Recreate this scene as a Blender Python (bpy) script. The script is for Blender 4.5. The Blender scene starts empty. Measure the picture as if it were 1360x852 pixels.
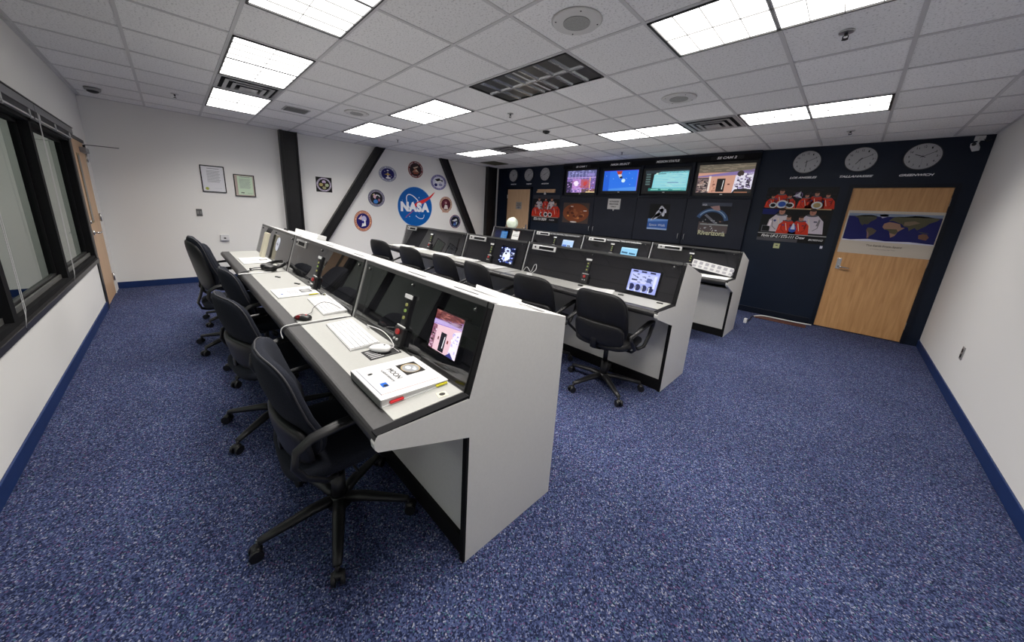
import bpy, bmesh, math, random
from mathutils import Vector, Matrix, Euler
random.seed(7)
C = bpy.context.scene.collection
PI = math.pi
XR, YN, H = 8.644, 7.921, 2.713        # right wall x, navy wall y, ceiling height
T = .6096                              # ceiling tile pitch

# ------------------------------------------------------------------ materials
MC = {}
def mat(name, col, rough=.6, metal=0., spec=.5, emit=0., var=0., scale=40., bump=0., bscale=200.):
    if name in MC: return MC[name]
    m = bpy.data.materials.new(name); m.use_nodes = True
    n = m.node_tree.nodes; l = m.node_tree.links; b = n['Principled BSDF']
    c = (*col, 1)
    b.inputs['Base Color'].default_value = c
    b.inputs['Roughness'].default_value = rough
    b.inputs['Metallic'].default_value = metal
    b.inputs['Specular IOR Level'].default_value = spec
    if emit:
        b.inputs['Emission Color'].default_value = c
        b.inputs['Emission Strength'].default_value = emit
        b.inputs['Base Color'].default_value = (0.01, .01, .01, 1)
    if var or bump:
        tc = n.new('ShaderNodeTexCoord')
    if var:
        t = n.new('ShaderNodeTexNoise'); t.inputs['Scale'].default_value = scale; t.inputs['Detail'].default_value = 3
        l.new(tc.outputs['Object'], t.inputs['Vector'])
        r = n.new('ShaderNodeValToRGB')
        r.color_ramp.elements[0].position = .3; r.color_ramp.elements[1].position = .7
        r.color_ramp.elements[0].color = (*[max(0, x*(1-var)) for x in col], 1)
        r.color_ramp.elements[1].color = (*[min(1, x*(1+var)) for x in col], 1)
        l.new(t.outputs['Fac'], r.inputs['Fac']); l.new(r.outputs['Color'], b.inputs['Base Color'])
    if bump:
        t2 = n.new('ShaderNodeTexNoise'); t2.inputs['Scale'].default_value = bscale; t2.inputs['Detail'].default_value = 2
        l.new(tc.outputs['Object'], t2.inputs['Vector'])
        bp = n.new('ShaderNodeBump'); bp.inputs['Strength'].default_value = bump; bp.inputs['Distance'].default_value = .002
        l.new(t2.outputs['Fac'], bp.inputs['Height']); l.new(bp.outputs['Normal'], b.inputs['Normal'])
    MC[name] = m
    return m

def glass_mat(name, tint, ior=1.5, rough=0.0):
    m = bpy.data.materials.new(name); m.use_nodes = True
    n = m.node_tree.nodes; l = m.node_tree.links
    n.remove(n['Principled BSDF']); out = n['Material Output']
    tr = n.new('ShaderNodeBsdfTransparent'); tr.inputs['Color'].default_value = (*tint, 1)
    gl = n.new('ShaderNodeBsdfGlossy'); gl.inputs['Roughness'].default_value = rough; gl.inputs['Color'].default_value = (1, 1, 1, 1)
    fr = n.new('ShaderNodeFresnel'); fr.inputs['IOR'].default_value = ior
    mx = n.new('ShaderNodeMixShader')
    ge = n.new('ShaderNodeNewGeometry'); iv = n.new('ShaderNodeMath'); iv.operation = 'SUBTRACT'; iv.inputs[0].default_value = 1; l.new(ge.outputs['Backfacing'], iv.inputs[1])
    mu = n.new('ShaderNodeMath'); mu.operation = 'MULTIPLY'; l.new(fr.outputs[0], mu.inputs[0]); l.new(iv.outputs[0], mu.inputs[1])
    l.new(mu.outputs[0], mx.inputs[0]); l.new(tr.outputs[0], mx.inputs[1]); l.new(gl.outputs[0], mx.inputs[2])
    l.new(mx.outputs[0], out.inputs['Surface'])
    MC[name] = m
    return m

def carpet_mat():
    m = bpy.data.materials.new('blue_fleck_carpet'); m.use_nodes = True
    n = m.node_tree.nodes; l = m.node_tree.links; b = n['Principled BSDF']
    b.inputs['Roughness'].default_value = .95; b.inputs['Specular IOR Level'].default_value = .1
    tc = n.new('ShaderNodeTexCoord')
    v = n.new('ShaderNodeTexVoronoi'); v.inputs['Scale'].default_value = 190
    l.new(tc.outputs['Object'], v.inputs['Vector'])
    sp = n.new('ShaderNodeSeparateColor'); l.new(v.outputs['Color'], sp.inputs[0])
    r = n.new('ShaderNodeValToRGB'); cr = r.color_ramp; cr.interpolation = 'CONSTANT'
    cols = [(0, (.010, .014, .042)), (.26, (.024, .034, .094)), (.50, (.042, .058, .150)), (.70, (.070, .092, .200)), (.84, (.13, .15, .26)), (.91, (.10, .050, .13)), (.945, (.25, .26, .34)), (.975, (.045, .12, .15))]
    cr.elements[0].position = 0; cr.elements[0].color = (*cols[0][1], 1)
    cr.elements[1].position = cols[1][0]; cr.elements[1].color = (*cols[1][1], 1)
    for p, c in cols[2:]:
        e = cr.elements.new(p); e.color = (*c, 1)
    l.new(sp.outputs[0], r.inputs['Fac'])
    no = n.new('ShaderNodeTexNoise'); no.inputs['Scale'].default_value = 1.3; no.inputs['Detail'].default_value = 4
    l.new(tc.outputs['Object'], no.inputs['Vector'])
    mp = n.new('ShaderNodeMapRange'); mp.inputs[1].default_value = .3; mp.inputs[2].default_value = .7; mp.inputs[3].default_value = .85; mp.inputs[4].default_value = 1.1
    l.new(no.outputs['Fac'], mp.inputs[0])
    hs = n.new('ShaderNodeHueSaturation'); hs.inputs['Saturation'].default_value = .95
    l.new(mp.outputs[0], hs.inputs['Value']); l.new(r.outputs['Color'], hs.inputs['Color'])
    l.new(hs.outputs['Color'], b.inputs['Base Color'])
    bp = n.new('ShaderNodeBump'); bp.inputs['Strength'].default_value = .5; bp.inputs['Distance'].default_value = .004
    l.new(v.outputs['Distance'], bp.inputs['Height']); l.new(bp.outputs['Normal'], b.inputs['Normal'])
    MC['carpet'] = m
    return m

def wood_mat(name, c1, c2, axis_scale=(14, 14, 1.2), rough=.45):
    m = bpy.data.materials.new(name); m.use_nodes = True
    n = m.node_tree.nodes; l = m.node_tree.links; b = n['Principled BSDF']
    b.inputs['Roughness'].default_value = rough
    tc = n.new('ShaderNodeTexCoord'); mp = n.new('ShaderNodeMapping'); mp.inputs['Scale'].default_value = axis_scale
    l.new(tc.outputs['Object'], mp.inputs['Vector'])
    t = n.new('ShaderNodeTexNoise'); t.inputs['Scale'].default_value = 2.2; t.inputs['Detail'].default_value = 8; t.inputs['Distortion'].default_value = .6
    l.new(mp.outputs[0], t.inputs['Vector'])
    r = n.new('ShaderNodeValToRGB'); r.color_ramp.elements[0].position = .3; r.color_ramp.elements[1].position = .72
    r.color_ramp.elements[0].color = (*c1, 1); r.color_ramp.elements[1].color = (*c2, 1)
    l.new(t.outputs['Fac'], r.inputs['Fac']); l.new(r.outputs['Color'], b.inputs['Base Color'])
    MC[name] = m
    return m

def ceiling_mat():
    m = bpy.data.materials.new('fissured_ceiling_tile'); m.use_nodes = True
    n = m.node_tree.nodes; l = m.node_tree.links; b = n['Principled BSDF']
    b.inputs['Roughness'].default_value = .9; b.inputs['Specular IOR Level'].default_value = .2
    tc = n.new('ShaderNodeTexCoord')
    t = n.new('ShaderNodeTexNoise'); t.inputs['Scale'].default_value = 70; t.inputs['Detail'].default_value = 5; t.inputs['Roughness'].default_value = .7
    l.new(tc.outputs['Object'], t.inputs['Vector'])
    # every tile is slightly different
    mp = n.new('ShaderNodeMapping'); mp.inputs['Scale'].default_value = (1/T, 1/T, 0); mp.inputs['Location'].default_value = (-5.889/T, -2.476/T, .5)
    l.new(tc.outputs['Object'], mp.inputs['Vector'])
    fl = n.new('ShaderNodeVectorMath'); fl.operation = 'FLOOR'; l.new(mp.outputs[0], fl.inputs[0])
    wn = n.new('ShaderNodeTexWhiteNoise'); l.new(fl.outputs[0], wn.inputs['Vector'])
    r = n.new('ShaderNodeValToRGB'); r.color_ramp.elements[0].position = .36; r.color_ramp.elements[1].position = .46
    r.color_ramp.elements[0].color = (.60, .59, .58, 1); r.color_ramp.elements[1].color = (.93, .92, .91, 1)
    l.new(t.outputs['Fac'], r.inputs['Fac'])
    mr = n.new('ShaderNodeMapRange'); mr.inputs[3].default_value = .88; mr.inputs[4].default_value = 1.0
    l.new(wn.outputs['Value'], mr.inputs[0])
    hs = n.new('ShaderNodeHueSaturation'); l.new(mr.outputs[0], hs.inputs['Value']); l.new(r.outputs['Color'], hs.inputs['Color'])
    l.new(hs.outputs['Color'], b.inputs['Base Color'])
    bp = n.new('ShaderNodeBump'); bp.inputs['Strength'].default_value = .4; bp.inputs['Distance'].default_value = .003
    l.new(t.outputs['Fac'], bp.inputs['Height']); l.new(bp.outputs['Normal'], b.inputs['Normal'])
    MC['ceil'] = m
    return m

WALL = mat('wall_paint', (.80, .79, .765), .7, spec=.3, bump=.15, bscale=120)
NAVY = mat('navy_wall_paint', (.0022, .008, .022), .5, spec=.35, bump=.1, bscale=120, var=.12, scale=2)
NAVYD = mat('navy_trim', (.003, .006, .014), .45, spec=.3)
CABN = mat('charcoal_blue_laminate', (.009, .012, .024), .5, spec=.35, var=.1, scale=6)
BLUEB = mat('blue_baseboard', (.006, .025, .11), .45, spec=.4, var=.1, scale=8)
CARPET = carpet_mat(); CEIL = ceiling_mat()
TBAR = mat('ceiling_grid_metal', (.60, .59, .59), .5, spec=.4)
BLACK = mat('black_plastic', (.006, .006, .007), .45, var=.15, scale=30)
BLACKM = mat('black_matte', (.005, .005, .006), .8, spec=.2)
STEEL = mat('black_painted_steel', (.009, .009, .010), .42, spec=.4, var=.2, scale=12)
LAM = mat('grey_laminate', (.62, .615, .59), .5, spec=.4, var=.02, scale=90)
LAMT = mat('pale_grey_laminate_top', (.50, .50, .50), .45, spec=.4, var=.03, scale=120)
LEDGE = mat('dark_grey_edge_laminate', (.022, .021, .022), .38, spec=.5, var=.15, scale=60)
WORK = mat('light_grey_work_surface', (.38, .38, .36), .42, spec=.4, var=.02, scale=80)
ALU = mat('brushed_aluminium', (.62, .62, .62), .35, metal=.8)
CHROME = mat('satin_chrome', (.6, .6, .6), .25, metal=1.)
DARKP = mat('dark_console_panel', (.14, .14, .145), .5, spec=.4, var=.08, scale=50)
WHITE = mat('white_plastic', (.68, .68, .68), .35, var=.02, scale=30)
PAPER = mat('white_paper', (.66, .66, .65), .7, spec=.2)
FAB = mat('blue_black_fabric', (.011, .013, .021), .9, spec=.25, var=.35, scale=260, bump=.5, bscale=500)
VINYL = mat('black_vinyl', (.008, .008, .009), .45, spec=.4, var=.2, scale=40, bump=.15, bscale=220)
PIPING = mat('grey_piping', (.025, .025, .03), .6)
OAK = wood_mat('honey_oak_veneer', (.50, .255, .095), (.66, .37, .155))
OAKL = wood_mat('pale_oak_veneer', (.55, .34, .19), (.66, .44, .26))
BROWN = wood_mat('brown_wood', (.07, .025, .018), (.12, .045, .03), (1.5, 12, 12))
GLASS = glass_mat('tinted_console_glass', (.58, .58, .60), 1.75)
WGLASS = glass_mat('window_glass', (.78, .84, .80), 1.2)
TUBE = mat('fluorescent_diffuser', (1.0, .985, .97), emit=5.0)
RED = mat('red_plastic', (.6, .01, .01), .35)

# ------------------------------------------------------------------ mesh helpers
def tag(o, label=None, cat=None, group=None, kind=None):
    if label: o['label'] = label
    if cat: o['category'] = cat
    if group: o['group'] = group
    if kind: o['kind'] = kind
    return o

class MB:
    def __init__(s): s.bm = bmesh.new(); s.mats = []; s.M = None
    def mi(s, m):
        if m not in s.mats: s.mats.append(m)
        return s.mats.index(m)
    def _fin(s, vs, m, smooth=False):
        i = s.mi(m); fs = set()
        for v in vs:
            if s.M is not None: v.co = s.M @ v.co
            for f in v.link_faces: fs.add(f)
        for f in fs: f.material_index = i; f.smooth = smooth
        return vs
    def box(s, x0, x1, y0, y1, z0, z1, m, bev=0., seg=2):
        r = bmesh.ops.create_cube(s.bm, size=1); vs = r['verts']
        for v in vs:
            v.co = Vector((x0+(v.co.x+.5)*(x1-x0), y0+(v.co.y+.5)*(y1-y0), z0+(v.co.z+.5)*(z1-z0)))
        if bev > 0:
            es = list({e for v in vs for e in v.link_edges})
            r = bmesh.ops.bevel(s.bm, geom=es, offset=bev, segments=seg, profile=.5, affect='EDGES')
            vs = list({v for f in r['faces'] for v in f.verts} | {v for v in vs if v.is_valid})
            seen = set(vs); st = list(vs)
            while st:
                v = st.pop()
                for e in v.link_edges:
                    w = e.other_vert(v)
                    if w not in seen: seen.add(w); st.append(w)
            vs = list(seen)
        return s._fin(vs, m, False)
    def cyl(s, p0, p1, r0, m, r1=None, n=16, smooth=True, caps=True):
        p0 = Vector(p0); p1 = Vector(p1); d = p1-p0; L = d.length
        r = bmesh.ops.create_cone(s.bm, cap_ends=caps, cap_tris=False, segments=n, radius1=r0, radius2=r0 if r1 is None else r1, depth=L)
        q = d.to_track_quat('Z', 'Y').to_matrix().to_4x4(); M = Matrix.Translation((p0+p1)/2) @ q
        for v in r['verts']: v.co = M @ v.co
        vs = s._fin(r['verts'], m, False)
        if smooth:
            for f in {f for v in vs for f in v.link_faces}:
                if len(f.verts) == 4: f.smooth = True
        return vs
    def tube(s, pts, r, m, n=8, flat=None, closed=False):
        """tube along points; r number or list; flat=(a,b) makes an oval section"""
        pts = [Vector(p) for p in pts]; N = len(pts); rings = []
        up = Vector((0, 0, 1))
        prev = None
        for i, p in enumerate(pts):
            if closed: d = pts[(i+1) % N]-pts[i-1]
            else: d = pts[min(i+1, N-1)]-pts[max(i-1, 0)]
            d.normalize()
            if prev is None:
                a = d.cross(up)
                if a.length < .05: a = d.cross(Vector((1, 0, 0)))
                a.normalize()
            else:
                a = prev-d*prev.dot(d)
                if a.length < 1e-4: a = d.cross(up)
                a.normalize()
            prev = a; b = d.cross(a)
            ri = r[i] if isinstance(r, (list, tuple)) else r
            fa, fb = flat or (1, 1)
            rings.append([s.bm.verts.new(p+a*math.cos(t)*ri*fa+b*math.sin(t)*ri*fb) for t in [2*PI*k/n for k in range(n)]])
        for i in range(N if closed else N-1):
            A = rings[i]; B = rings[(i+1) % N]
            for k in range(n): s.bm.faces.new((A[k], A[(k+1) % n], B[(k+1) % n], B[k]))
        if not closed:
            s.bm.faces.new(rings[0][::-1]); s.bm.faces.new(rings[-1])
        return s._fin([v for g in rings for v in g], m, True)
    def sph(s, c, r, m, seg=20, ring=12, sc=(1, 1, 1)):
        q = bmesh.ops.create_uvsphere(s.bm, u_segments=seg, v_segments=ring, radius=r)
        for v in q['verts']: v.co = Vector((v.co.x*sc[0], v.co.y*sc[1], v.co.z*sc[2]))+Vector(c)
        return s._fin(q['verts'], m, True)
    def prism(s, prof, a0, a1, m, axis='x', bev=0.):
        """profile of 2D points extruded along an axis; x: (y,z), y: (x,z), z: (x,y)"""
        f = {'x': lambda p, a: (a, p[0], p[1]), 'y': lambda p, a: (p[0], a, p[1]), 'z': lambda p, a: (p[0], p[1], a)}[axis]
        A = [s.bm.verts.new(f(p, a0)) for p in prof]; B = [s.bm.verts.new(f(p, a1)) for p in prof]
        s.bm.faces.new(A); s.bm.faces.new(B[::-1]); n = len(prof)
        for i in range(n): s.bm.faces.new((A[i], B[i], B[(i+1) % n], A[(i+1) % n]))
        return s._fin(A+B, m, False)
    def sup(s, c, a, e, m, fn=None, nu=28, nv=14):
        """super-ellipsoid: half sizes a, exponents e=(outline, section); outline in XZ plane, thickness Y"""
        def pw(x, k): return math.copysign(abs(x)**k, x)
        rows = []
        for j in range(nv+1):
            ph = -PI/2+PI*j/nv; row = []
            cy = pw(math.cos(ph), e[1]); sy = pw(math.sin(ph), e[1])
            for i in range(nu):
                th = 2*PI*i/nu
                p = Vector((a[0]*cy*pw(math.cos(th), e[0]), a[1]*sy, a[2]*cy*pw(math.sin(th), e[0])))
                if fn: p = fn(p)
                row.append(p+Vector(c))
            rows.append(row)
        V = [[s.bm.verts.new(p) for p in row] for row in rows[1:-1]]
        p0 = s.bm.verts.new(sum(rows[0], Vector())/nu); p1 = s.bm.verts.new(sum(rows[-1], Vector())/nu)
        for j in range(len(V)-1):
            for i in range(nu): s.bm.faces.new((V[j][i], V[j+1][i], V[j+1][(i+1) % nu], V[j][(i+1) % nu]))
        for i in range(nu):
            s.bm.faces.new((p0, V[0][i], V[0][(i+1) % nu])); s.bm.faces.new((p1, V[-1][(i+1) % nu], V[-1][i]))
        return s._fin([v for r in V for v in r]+[p0, p1], m, True)
    def build(s, name, parent=None, loc=(0, 0, 0), rot=(0, 0, 0)):
        bmesh.ops.recalc_face_normals(s.bm, faces=s.bm.faces)
        me = bpy.data.meshes.new(name); s.bm.to_mesh(me); s.bm.free()
        for m in s.mats: me.materials.append(m)
        o = bpy.data.objects.new(name, me); C.objects.link(o)
        o.location = loc; o.rotation_euler = rot
        if parent: o.parent = parent
        return o

def thing(name, label, cat, loc=(0, 0, 0), rot=(0, 0, 0), group=None):
    o = bpy.data.objects.new(name, None); C.objects.link(o); o.empty_display_size = .1
    o.location = loc; o.rotation_euler = rot if isinstance(rot, tuple) else (0, 0, rot)
    return tag(o, label, cat, group)
def struct(name, mb, **k):
    o = mb.build(name, **k); o['kind'] = 'structure'; return o
def copy_tree(o, parent=None):
    c = o.copy(); C.objects.link(c); c.parent = parent
    for ch in list(o.children): copy_tree(ch, c)
    return c

# flat pictures: drawn in local XZ, facing -Y, small real thickness per printed layer
class Pic:
    STEP = .0005
    def __init__(s, emit=0., rough=.5):
        s.bm = bmesh.new(); s.mats = []; s.L = 0; s.emit = emit; s.rough = rough
    def col(s, c):
        nm = ('screen_' if s.emit else 'print_')+'_'.join('%03d' % round(x*255) for x in c)+('_%g' % s.emit if s.emit else '')
        lin = tuple((x/12.92 if x <= .04045 else ((x+.055)/1.055)**2.4) for x in c)
        m = mat(nm, lin, s.rough, emit=s.emit) if s.emit else mat(nm, lin, s.rough, spec=.3)
        if m not in s.mats: s.mats.append(m)
        return s.mats.index(m)
    def up(s): s.L += 1; return s
    def poly(s, pts, c, L=None):
        d = -(s.L if L is None else L)*s.STEP
        vs = [s.bm.verts.new((x, d, z)) for x, z in pts]
        a = sum(pts[i][0]*pts[(i+1) % len(pts)][1]-pts[(i+1) % len(pts)][0]*pts[i][1] for i in range(len(pts)))
        if a < 0: vs = vs[::-1]
        f = s.bm.faces.new(vs); f.material_index = s.col(c); return s
    def rect(s, x0, x1, z0, z1, c, L=None): return s.poly([(x0, z0), (x1, z0), (x1, z1), (x0, z1)], c, L)
    def ell(s, x, z, rx, rz, c, n=28, rot=0, a0=0, a1=2*PI, L=None):
        k = n if a1-a0 > 6.28 else n+1
        pts = []
        for i in range(k):
            t = a0+(a1-a0)*i/n; u = rx*math.cos(t); v = rz*math.sin(t)
            pts.append((x+u*math.cos(rot)-v*math.sin(rot), z+u*math.sin(rot)+v*math.cos(rot)))
        return s.poly(pts, c, L)
    def line(s, pts, w, c, L=None):
        for (x0, z0), (x1, z1) in zip(pts, pts[1:]):
            d = math.hypot(x1-x0, z1-z0) or 1; nx, nz = -(z1-z0)/d*w/2, (x1-x0)/d*w/2
            s.poly([(x0+nx, z0+nz), (x0-nx, z0-nz), (x1-nx, z1-nz), (x1+nx, z1+nz)], c, L)
        return s
    def arc(s, x, z, rx, rz, w, c, rot=0, a0=0, a1=2*PI, n=40, L=None):
        P = []
        for i in range(n+1):
            t = a0+(a1-a0)*i/n; u = rx*math.cos(t); v = rz*math.sin(t)
            P.append((x+u*math.cos(rot)-v*math.sin(rot), z+u*math.sin(rot)+v*math.cos(rot)))
        d = -(s.L if L is None else L)*s.STEP; ci = s.col(c); A = []; B = []
        for i in range(n+1):
            a, b = P[max(i-1, 0)], P[min(i+1, n)]
            q = math.hypot(b[0]-a[0], b[1]-a[1]) or 1; nx, nz = -(b[1]-a[1])/q*w/2, (b[0]-a[0])/q*w/2
            A.append(s.bm.verts.new((P[i][0]+nx, d, P[i][1]+nz))); B.append(s.bm.verts.new((P[i][0]-nx, d, P[i][1]-nz)))
        for i in range(n):
            f = s.bm.faces.new((A[i], B[i], B[i+1], A[i+1])); f.material_index = ci
        return s
    def text(s, body, x, z, w, h, c, shear=0, bold=0., rot=0, L=None, ex=0., spacing=1.):
        """text whose box (w,h) is centred on x,z"""
        me = text_mesh(body, shear, bold, ex, spacing)
        xs = [v.co.x for v in me.vertices]; ys = [v.co.y for v in me.vertices]; zs = [v.co.z for v in me.vertices]
        if not xs: return s
        cx, cy = (min(xs)+max(xs))/2, (min(ys)+max(ys))/2
        sx = w/(max(xs)-min(xs)); sy = h/(max(ys)-min(ys)) if h else sx
        d = -(s.L if L is None else L)*s.STEP; ci = s.col(c); mp = []
        for v in me.vertices:
            u, q = (v.co.x-cx)*sx, (v.co.y-cy)*sy
            mp.append(s.bm.verts.new((x+u*math.cos(rot)-q*math.sin(rot), d-(v.co.z-min(zs)), z+u*math.sin(rot)+q*math.cos(rot))))
        for p in me.polygons:
            try:
                f = s.bm.faces.new([mp[i] for i in p.vertices]); f.material_index = ci
            except ValueError: pass
        bpy.data.meshes.remove(me)
        return s
    def specks(s, x0, x1, z0, z1, cols, n, w, h, L, seed=1):
        rn = random.Random(seed)
        for k in range(n):
            a = w*rn.uniform(.3, 1); b = h*rn.uniform(.3, 1); x = rn.uniform(x0, x1-a); z = rn.uniform(z0, z1-b)
            s.rect(x, x+a, z, z+b, rn.choice(cols), L+(k % 10)*.08)
        return s
    def slab(s, x0, x1, z0, z1, t, c):
        """backing with real thickness t behind the print"""
        s.bm.faces.ensure_lookup_table()
        r = bmesh.ops.create_cube(s.bm, size=1); ci = s.col(c)
        for v in r['verts']: v.co = Vector((x0+(v.co.x+.5)*(x1-x0), .0001+(v.co.y+.5)*t, z0+(v.co.z+.5)*(z1-z0)))
        for f in {f for v in r['verts'] for f in v.link_faces}: f.material_index = ci
        return s
    def disc(s, x, z, rx, rz, t, c, n=40):
        A = []; B = []; ci = s.col(c)
        for i in range(n):
            a = 2*PI*i/n; A.append(s.bm.verts.new((x+rx*math.cos(a), 0, z+rz*math.sin(a)))); B.append(s.bm.verts.new((x+rx*math.cos(a), t, z+rz*math.sin(a))))
        fs = [s.bm.faces.new(A), s.bm.faces.new(B[::-1])]+[s.bm.faces.new((A[i], B[i], B[(i+1) % n], A[(i+1) % n])) for i in range(n)]
        for f in fs: f.material_index = ci
        return s
    def build(s, name, parent=None, loc=(0, 0, 0), rot=(0, 0, 0)):
        me = bpy.data.meshes.new(name); s.bm.normal_update(); s.bm.to_mesh(me); s.bm.free()
        for m in s.mats: me.materials.append(m)
        o = bpy.data.objects.new(name, me); C.objects.link(o); o.location = loc; o.rotation_euler = rot
        if parent: o.parent = parent
        return o

def text_mesh(body, shear=0, bold=0., ex=0., spacing=1.):
    cu = bpy.data.curves.new('lettering', 'FONT'); cu.body = body; cu.size = 1; cu.shear = shear; cu.offset = bold; cu.extrude = ex
    cu.resolution_u = 3; cu.space_character = spacing
    o = bpy.data.objects.new('lettering', cu); C.objects.link(o)
    bpy.context.view_layer.update()
    dg = bpy.context.evaluated_depsgraph_get()
    me = bpy.data.meshes.new_from_object(o.evaluated_get(dg), depsgraph=dg)
    bpy.data.objects.remove(o); bpy.data.curves.remove(cu)
    return me

# ------------------------------------------------------------------ room shell
HY = -7.0       # far side of the hall behind the windows
b = MB(); b.box(-.12, XR+.12, HY-.1, YN+.12, -.1, 0, CARPET); struct('floor', b)
b = MB(); b.box(-.12, XR+.12, HY-.1, YN+.12, H+.002, H+.1, CEIL); ceil = struct('ceiling', b)
g = MB()
lights = [(5, 7.83, 0)]
for i in range(-5, 11):
    x = 5.889-T*i
    if 0 < x < XR: g.box(x-.012, x+.012, 0, YN, H-.004, H+.002, TBAR)
for j in range(-5, 10):
    y = 2.476+T*j
    if 0 < y < YN: g.box(0, XR, y-.012, y+.012, H-.0042, H+.002, TBAR)
g.box(0, XR, 0, .02, H-.004, H+.002, TBAR); g.box(0, .02, 0, YN, H-.004, H+.002, TBAR); g.box(0, XR, YN-.02, YN, H-.004, H+.002, TBAR); g.box(XR-.02, XR, 0, YN, H-.004, H+.002, TBAR)
g.build('ceiling_grid', parent=ceil)
b = MB(); b.box(-.12, 0, HY-.1, YN+.12, 0, H, WALL); struct('wall_far', b)
b = MB(); b.box(XR, XR+.12, HY-.1, YN+.12, 0, H, WALL); struct('wall_right', b)
b = MB(); b.box(0, 7.565, YN, YN+.12, 0, H, NAVY); b.box(8.487, XR, YN, YN+.12, 0, H, NAVY); b.box(7.565, 8.487, YN, YN+.12, 2.11, H, NAVY); struct('wall_navy', b)
b = MB(); b.box(0, XR, HY-.1, HY, 0, H, WALL); struct('wall_hall', b)
WX = [(1.40, 2.85), (2.92, 4.33), (4.40, 5.85), (5.92, 7.35)]
b = MB()
b.box(0, .33, -.12, 0, 0, H, WALL); b.box(.33, 1.22, -.12, 0, 2.07, H, WALL); b.box(1.22, 1.33, -.12, 0, 2.07, H, WALL)
b.box(1.33, XR, -.12, 0, 0, .62, WALL); b.box(1.33, XR, -.12, 0, 2.13, H, WALL); b.box(7.42, XR, -.12, 0, .62, 2.13, WALL)
struct('wall_left', b)
def base(name, x0, x1, y0, y1, m=BLUEB, h=.1):
    b = MB(); b.box(x0, x1, y0, y1, 0, h, m, .004); struct(name, b)
base('baseboard_left', 1.33, XR, 0, .012)
base('baseboard_far', 0, .012, 0, YN)
base('baseboard_right', XR-.012, XR, 0, YN)
base('baseboard_navy', 0, 7.51, YN-.012, YN, NAVYD)
base('baseboard_hall', 0, .012, HY, -.12)
base('baseboard_hall_side', 0, XR, HY, HY+.012)

# windows in the left wall
for k, (x0, x1) in enumerate(WX):
    b = MB(); fr = BLACKM
    b.box(x0-.07, x0, -.09, .012, .70, 2.05, fr); b.box(x1, x1+.07 if k == 3 else x1+.0005, -.09, .012, .70, 2.05, fr)
    b.box(x0-.07, x1+.0, -.09, .012, 1.99, 2.06, fr)
    b.box(x0-.07, x1+.0, -.10, .004, .66, .70, fr)
    for q in (-.03, -.06): b.box(x0, x1, q-.006, q+.006, .70, .735, mat('window_track', (.09, .09, .085), .4))
    b.box(x0, x0+.02, -.075, -.045, .73, 1.99, fr); b.box(x1-.03, x1, -.075, -.045, .73, 1.99, fr)
    b.box(x0, x1, -.075, -.045, .70, .75, LEDGE); b.box(x0, x1, -.075, -.045, 1.96, 1.99, fr)
    w = struct('window_%d' % (k+1), b)
    g = MB(); g.box(x0+.01, x1-.01, -.062, -.058, .74, 1.97, WGLASS); g.build('pane', w)
    s = MB(); s.box(x0-.07, x1+(.07 if k == 3 else 0), -.10, .03, .615, .66, LEDGE, .004); s.build('window_sill', w)
# raised blinds: head rails with cords
HR = mat('grey_blind_metal', (.16, .16, .17), .45, metal=.3)
CORD = mat('white_cord', (.62, .62, .62), .6)
names = ['beside the oak door', 'at the middle of the window wall', 'nearest the camera along the window wall', 'at the very end of the window wall']
for k, (x0, x1) in enumerate(WX):
    t = thing('window_blind', 'raised grey window blind with dangling white cords '+names[k], 'blind', ((x0+x1)/2, 0, 2.05), group='raised blinds over the windows')
    hw = (x1-x0)/2+.03
    b = MB(); b.box(-hw, hw, .014, .055, .02, .08, HR, .003); b.box(-hw, hw, .010, .062, .08, .088, BLACK); b.build('head_rail', t)
    b = MB(); b.box(-hw+.02, hw-.02, .018, .045, -.035, -.022, ALU); b.build('bottom_rail', t)
    b = MB()
    for q in range(6): b.box(-hw+.02, hw-.02, .018, .045, -.018+q*.006, -.0165+q*.006, HR)
    b.build('slat_stack', t)
    for sx in (-.6, .05, .62):
        b = MB(); b.cyl((sx, .05, .02), (sx, .05, -.05), .003, CORD, n=6); b.box(sx-.012, sx+.012, .044, .05, -.02, .03, ALU); b.build('cord_clip', t)
    b = MB()
    cx = hw-.05
    b.tube([(cx, .055, .02), (cx+.005, .05, -.5), (cx+.012, .045, -1.0), (cx+.02, .04, -1.33), (cx+.045, .035, -1.40), (cx+.02, .035, -1.37), (cx-.01, .04, -1.30), (cx-.02, .05, -.6), (cx-.02, .055, .02)], .0016, CORD, n=6)
    b.build('cord', t)

# ------------------------------------------------------------------ doors
b = MB(); b.box(.34, 1.21, -.045, 0, .01, 2.06, OAKL, .002); d = struct('door_1', b)
g = MB(); g.box(.82, .98, -.047, .004, 1.06, 1.90, mat('brass_trim', (.30, .20, .07), .4, metal=.6)); g.box(.845, .955, -.05, .006, 1.085, 1.875, mat('dark_door_glass', (.03, .03, .02), .08)); g.build('door_glass', d)
g = MB()
g.cyl((1.13, 0, .95), (1.13, .02, .95), .03, CHROME); g.cyl((1.13, .02, .95), (1.13, .06, .95), .01, CHROME); g.tube([(1.13, .06, .95), (1.08, .065, .95), (.99, .06, .952)], .009, CHROME)
g.cyl((1.13, 0, 1.08), (1.13, .015, 1.08), .022, CHROME); g.build('door_handle', d)
for z in (.25, 1.1, 1.88):
    g = MB(); g.box(.325, .35, 0, .012, z-.05, z+.05, CHROME); g.cyl((.333, .014, z-.055), (.333, .014, z+.055), .008, CHROME); g.build('hinge', d)
g = MB(); g.box(.44, .70, 0, .055, 1.93, 1.99, mat('grey_metal', (.25, .25, .26), .4, metal=.5), .005)
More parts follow.
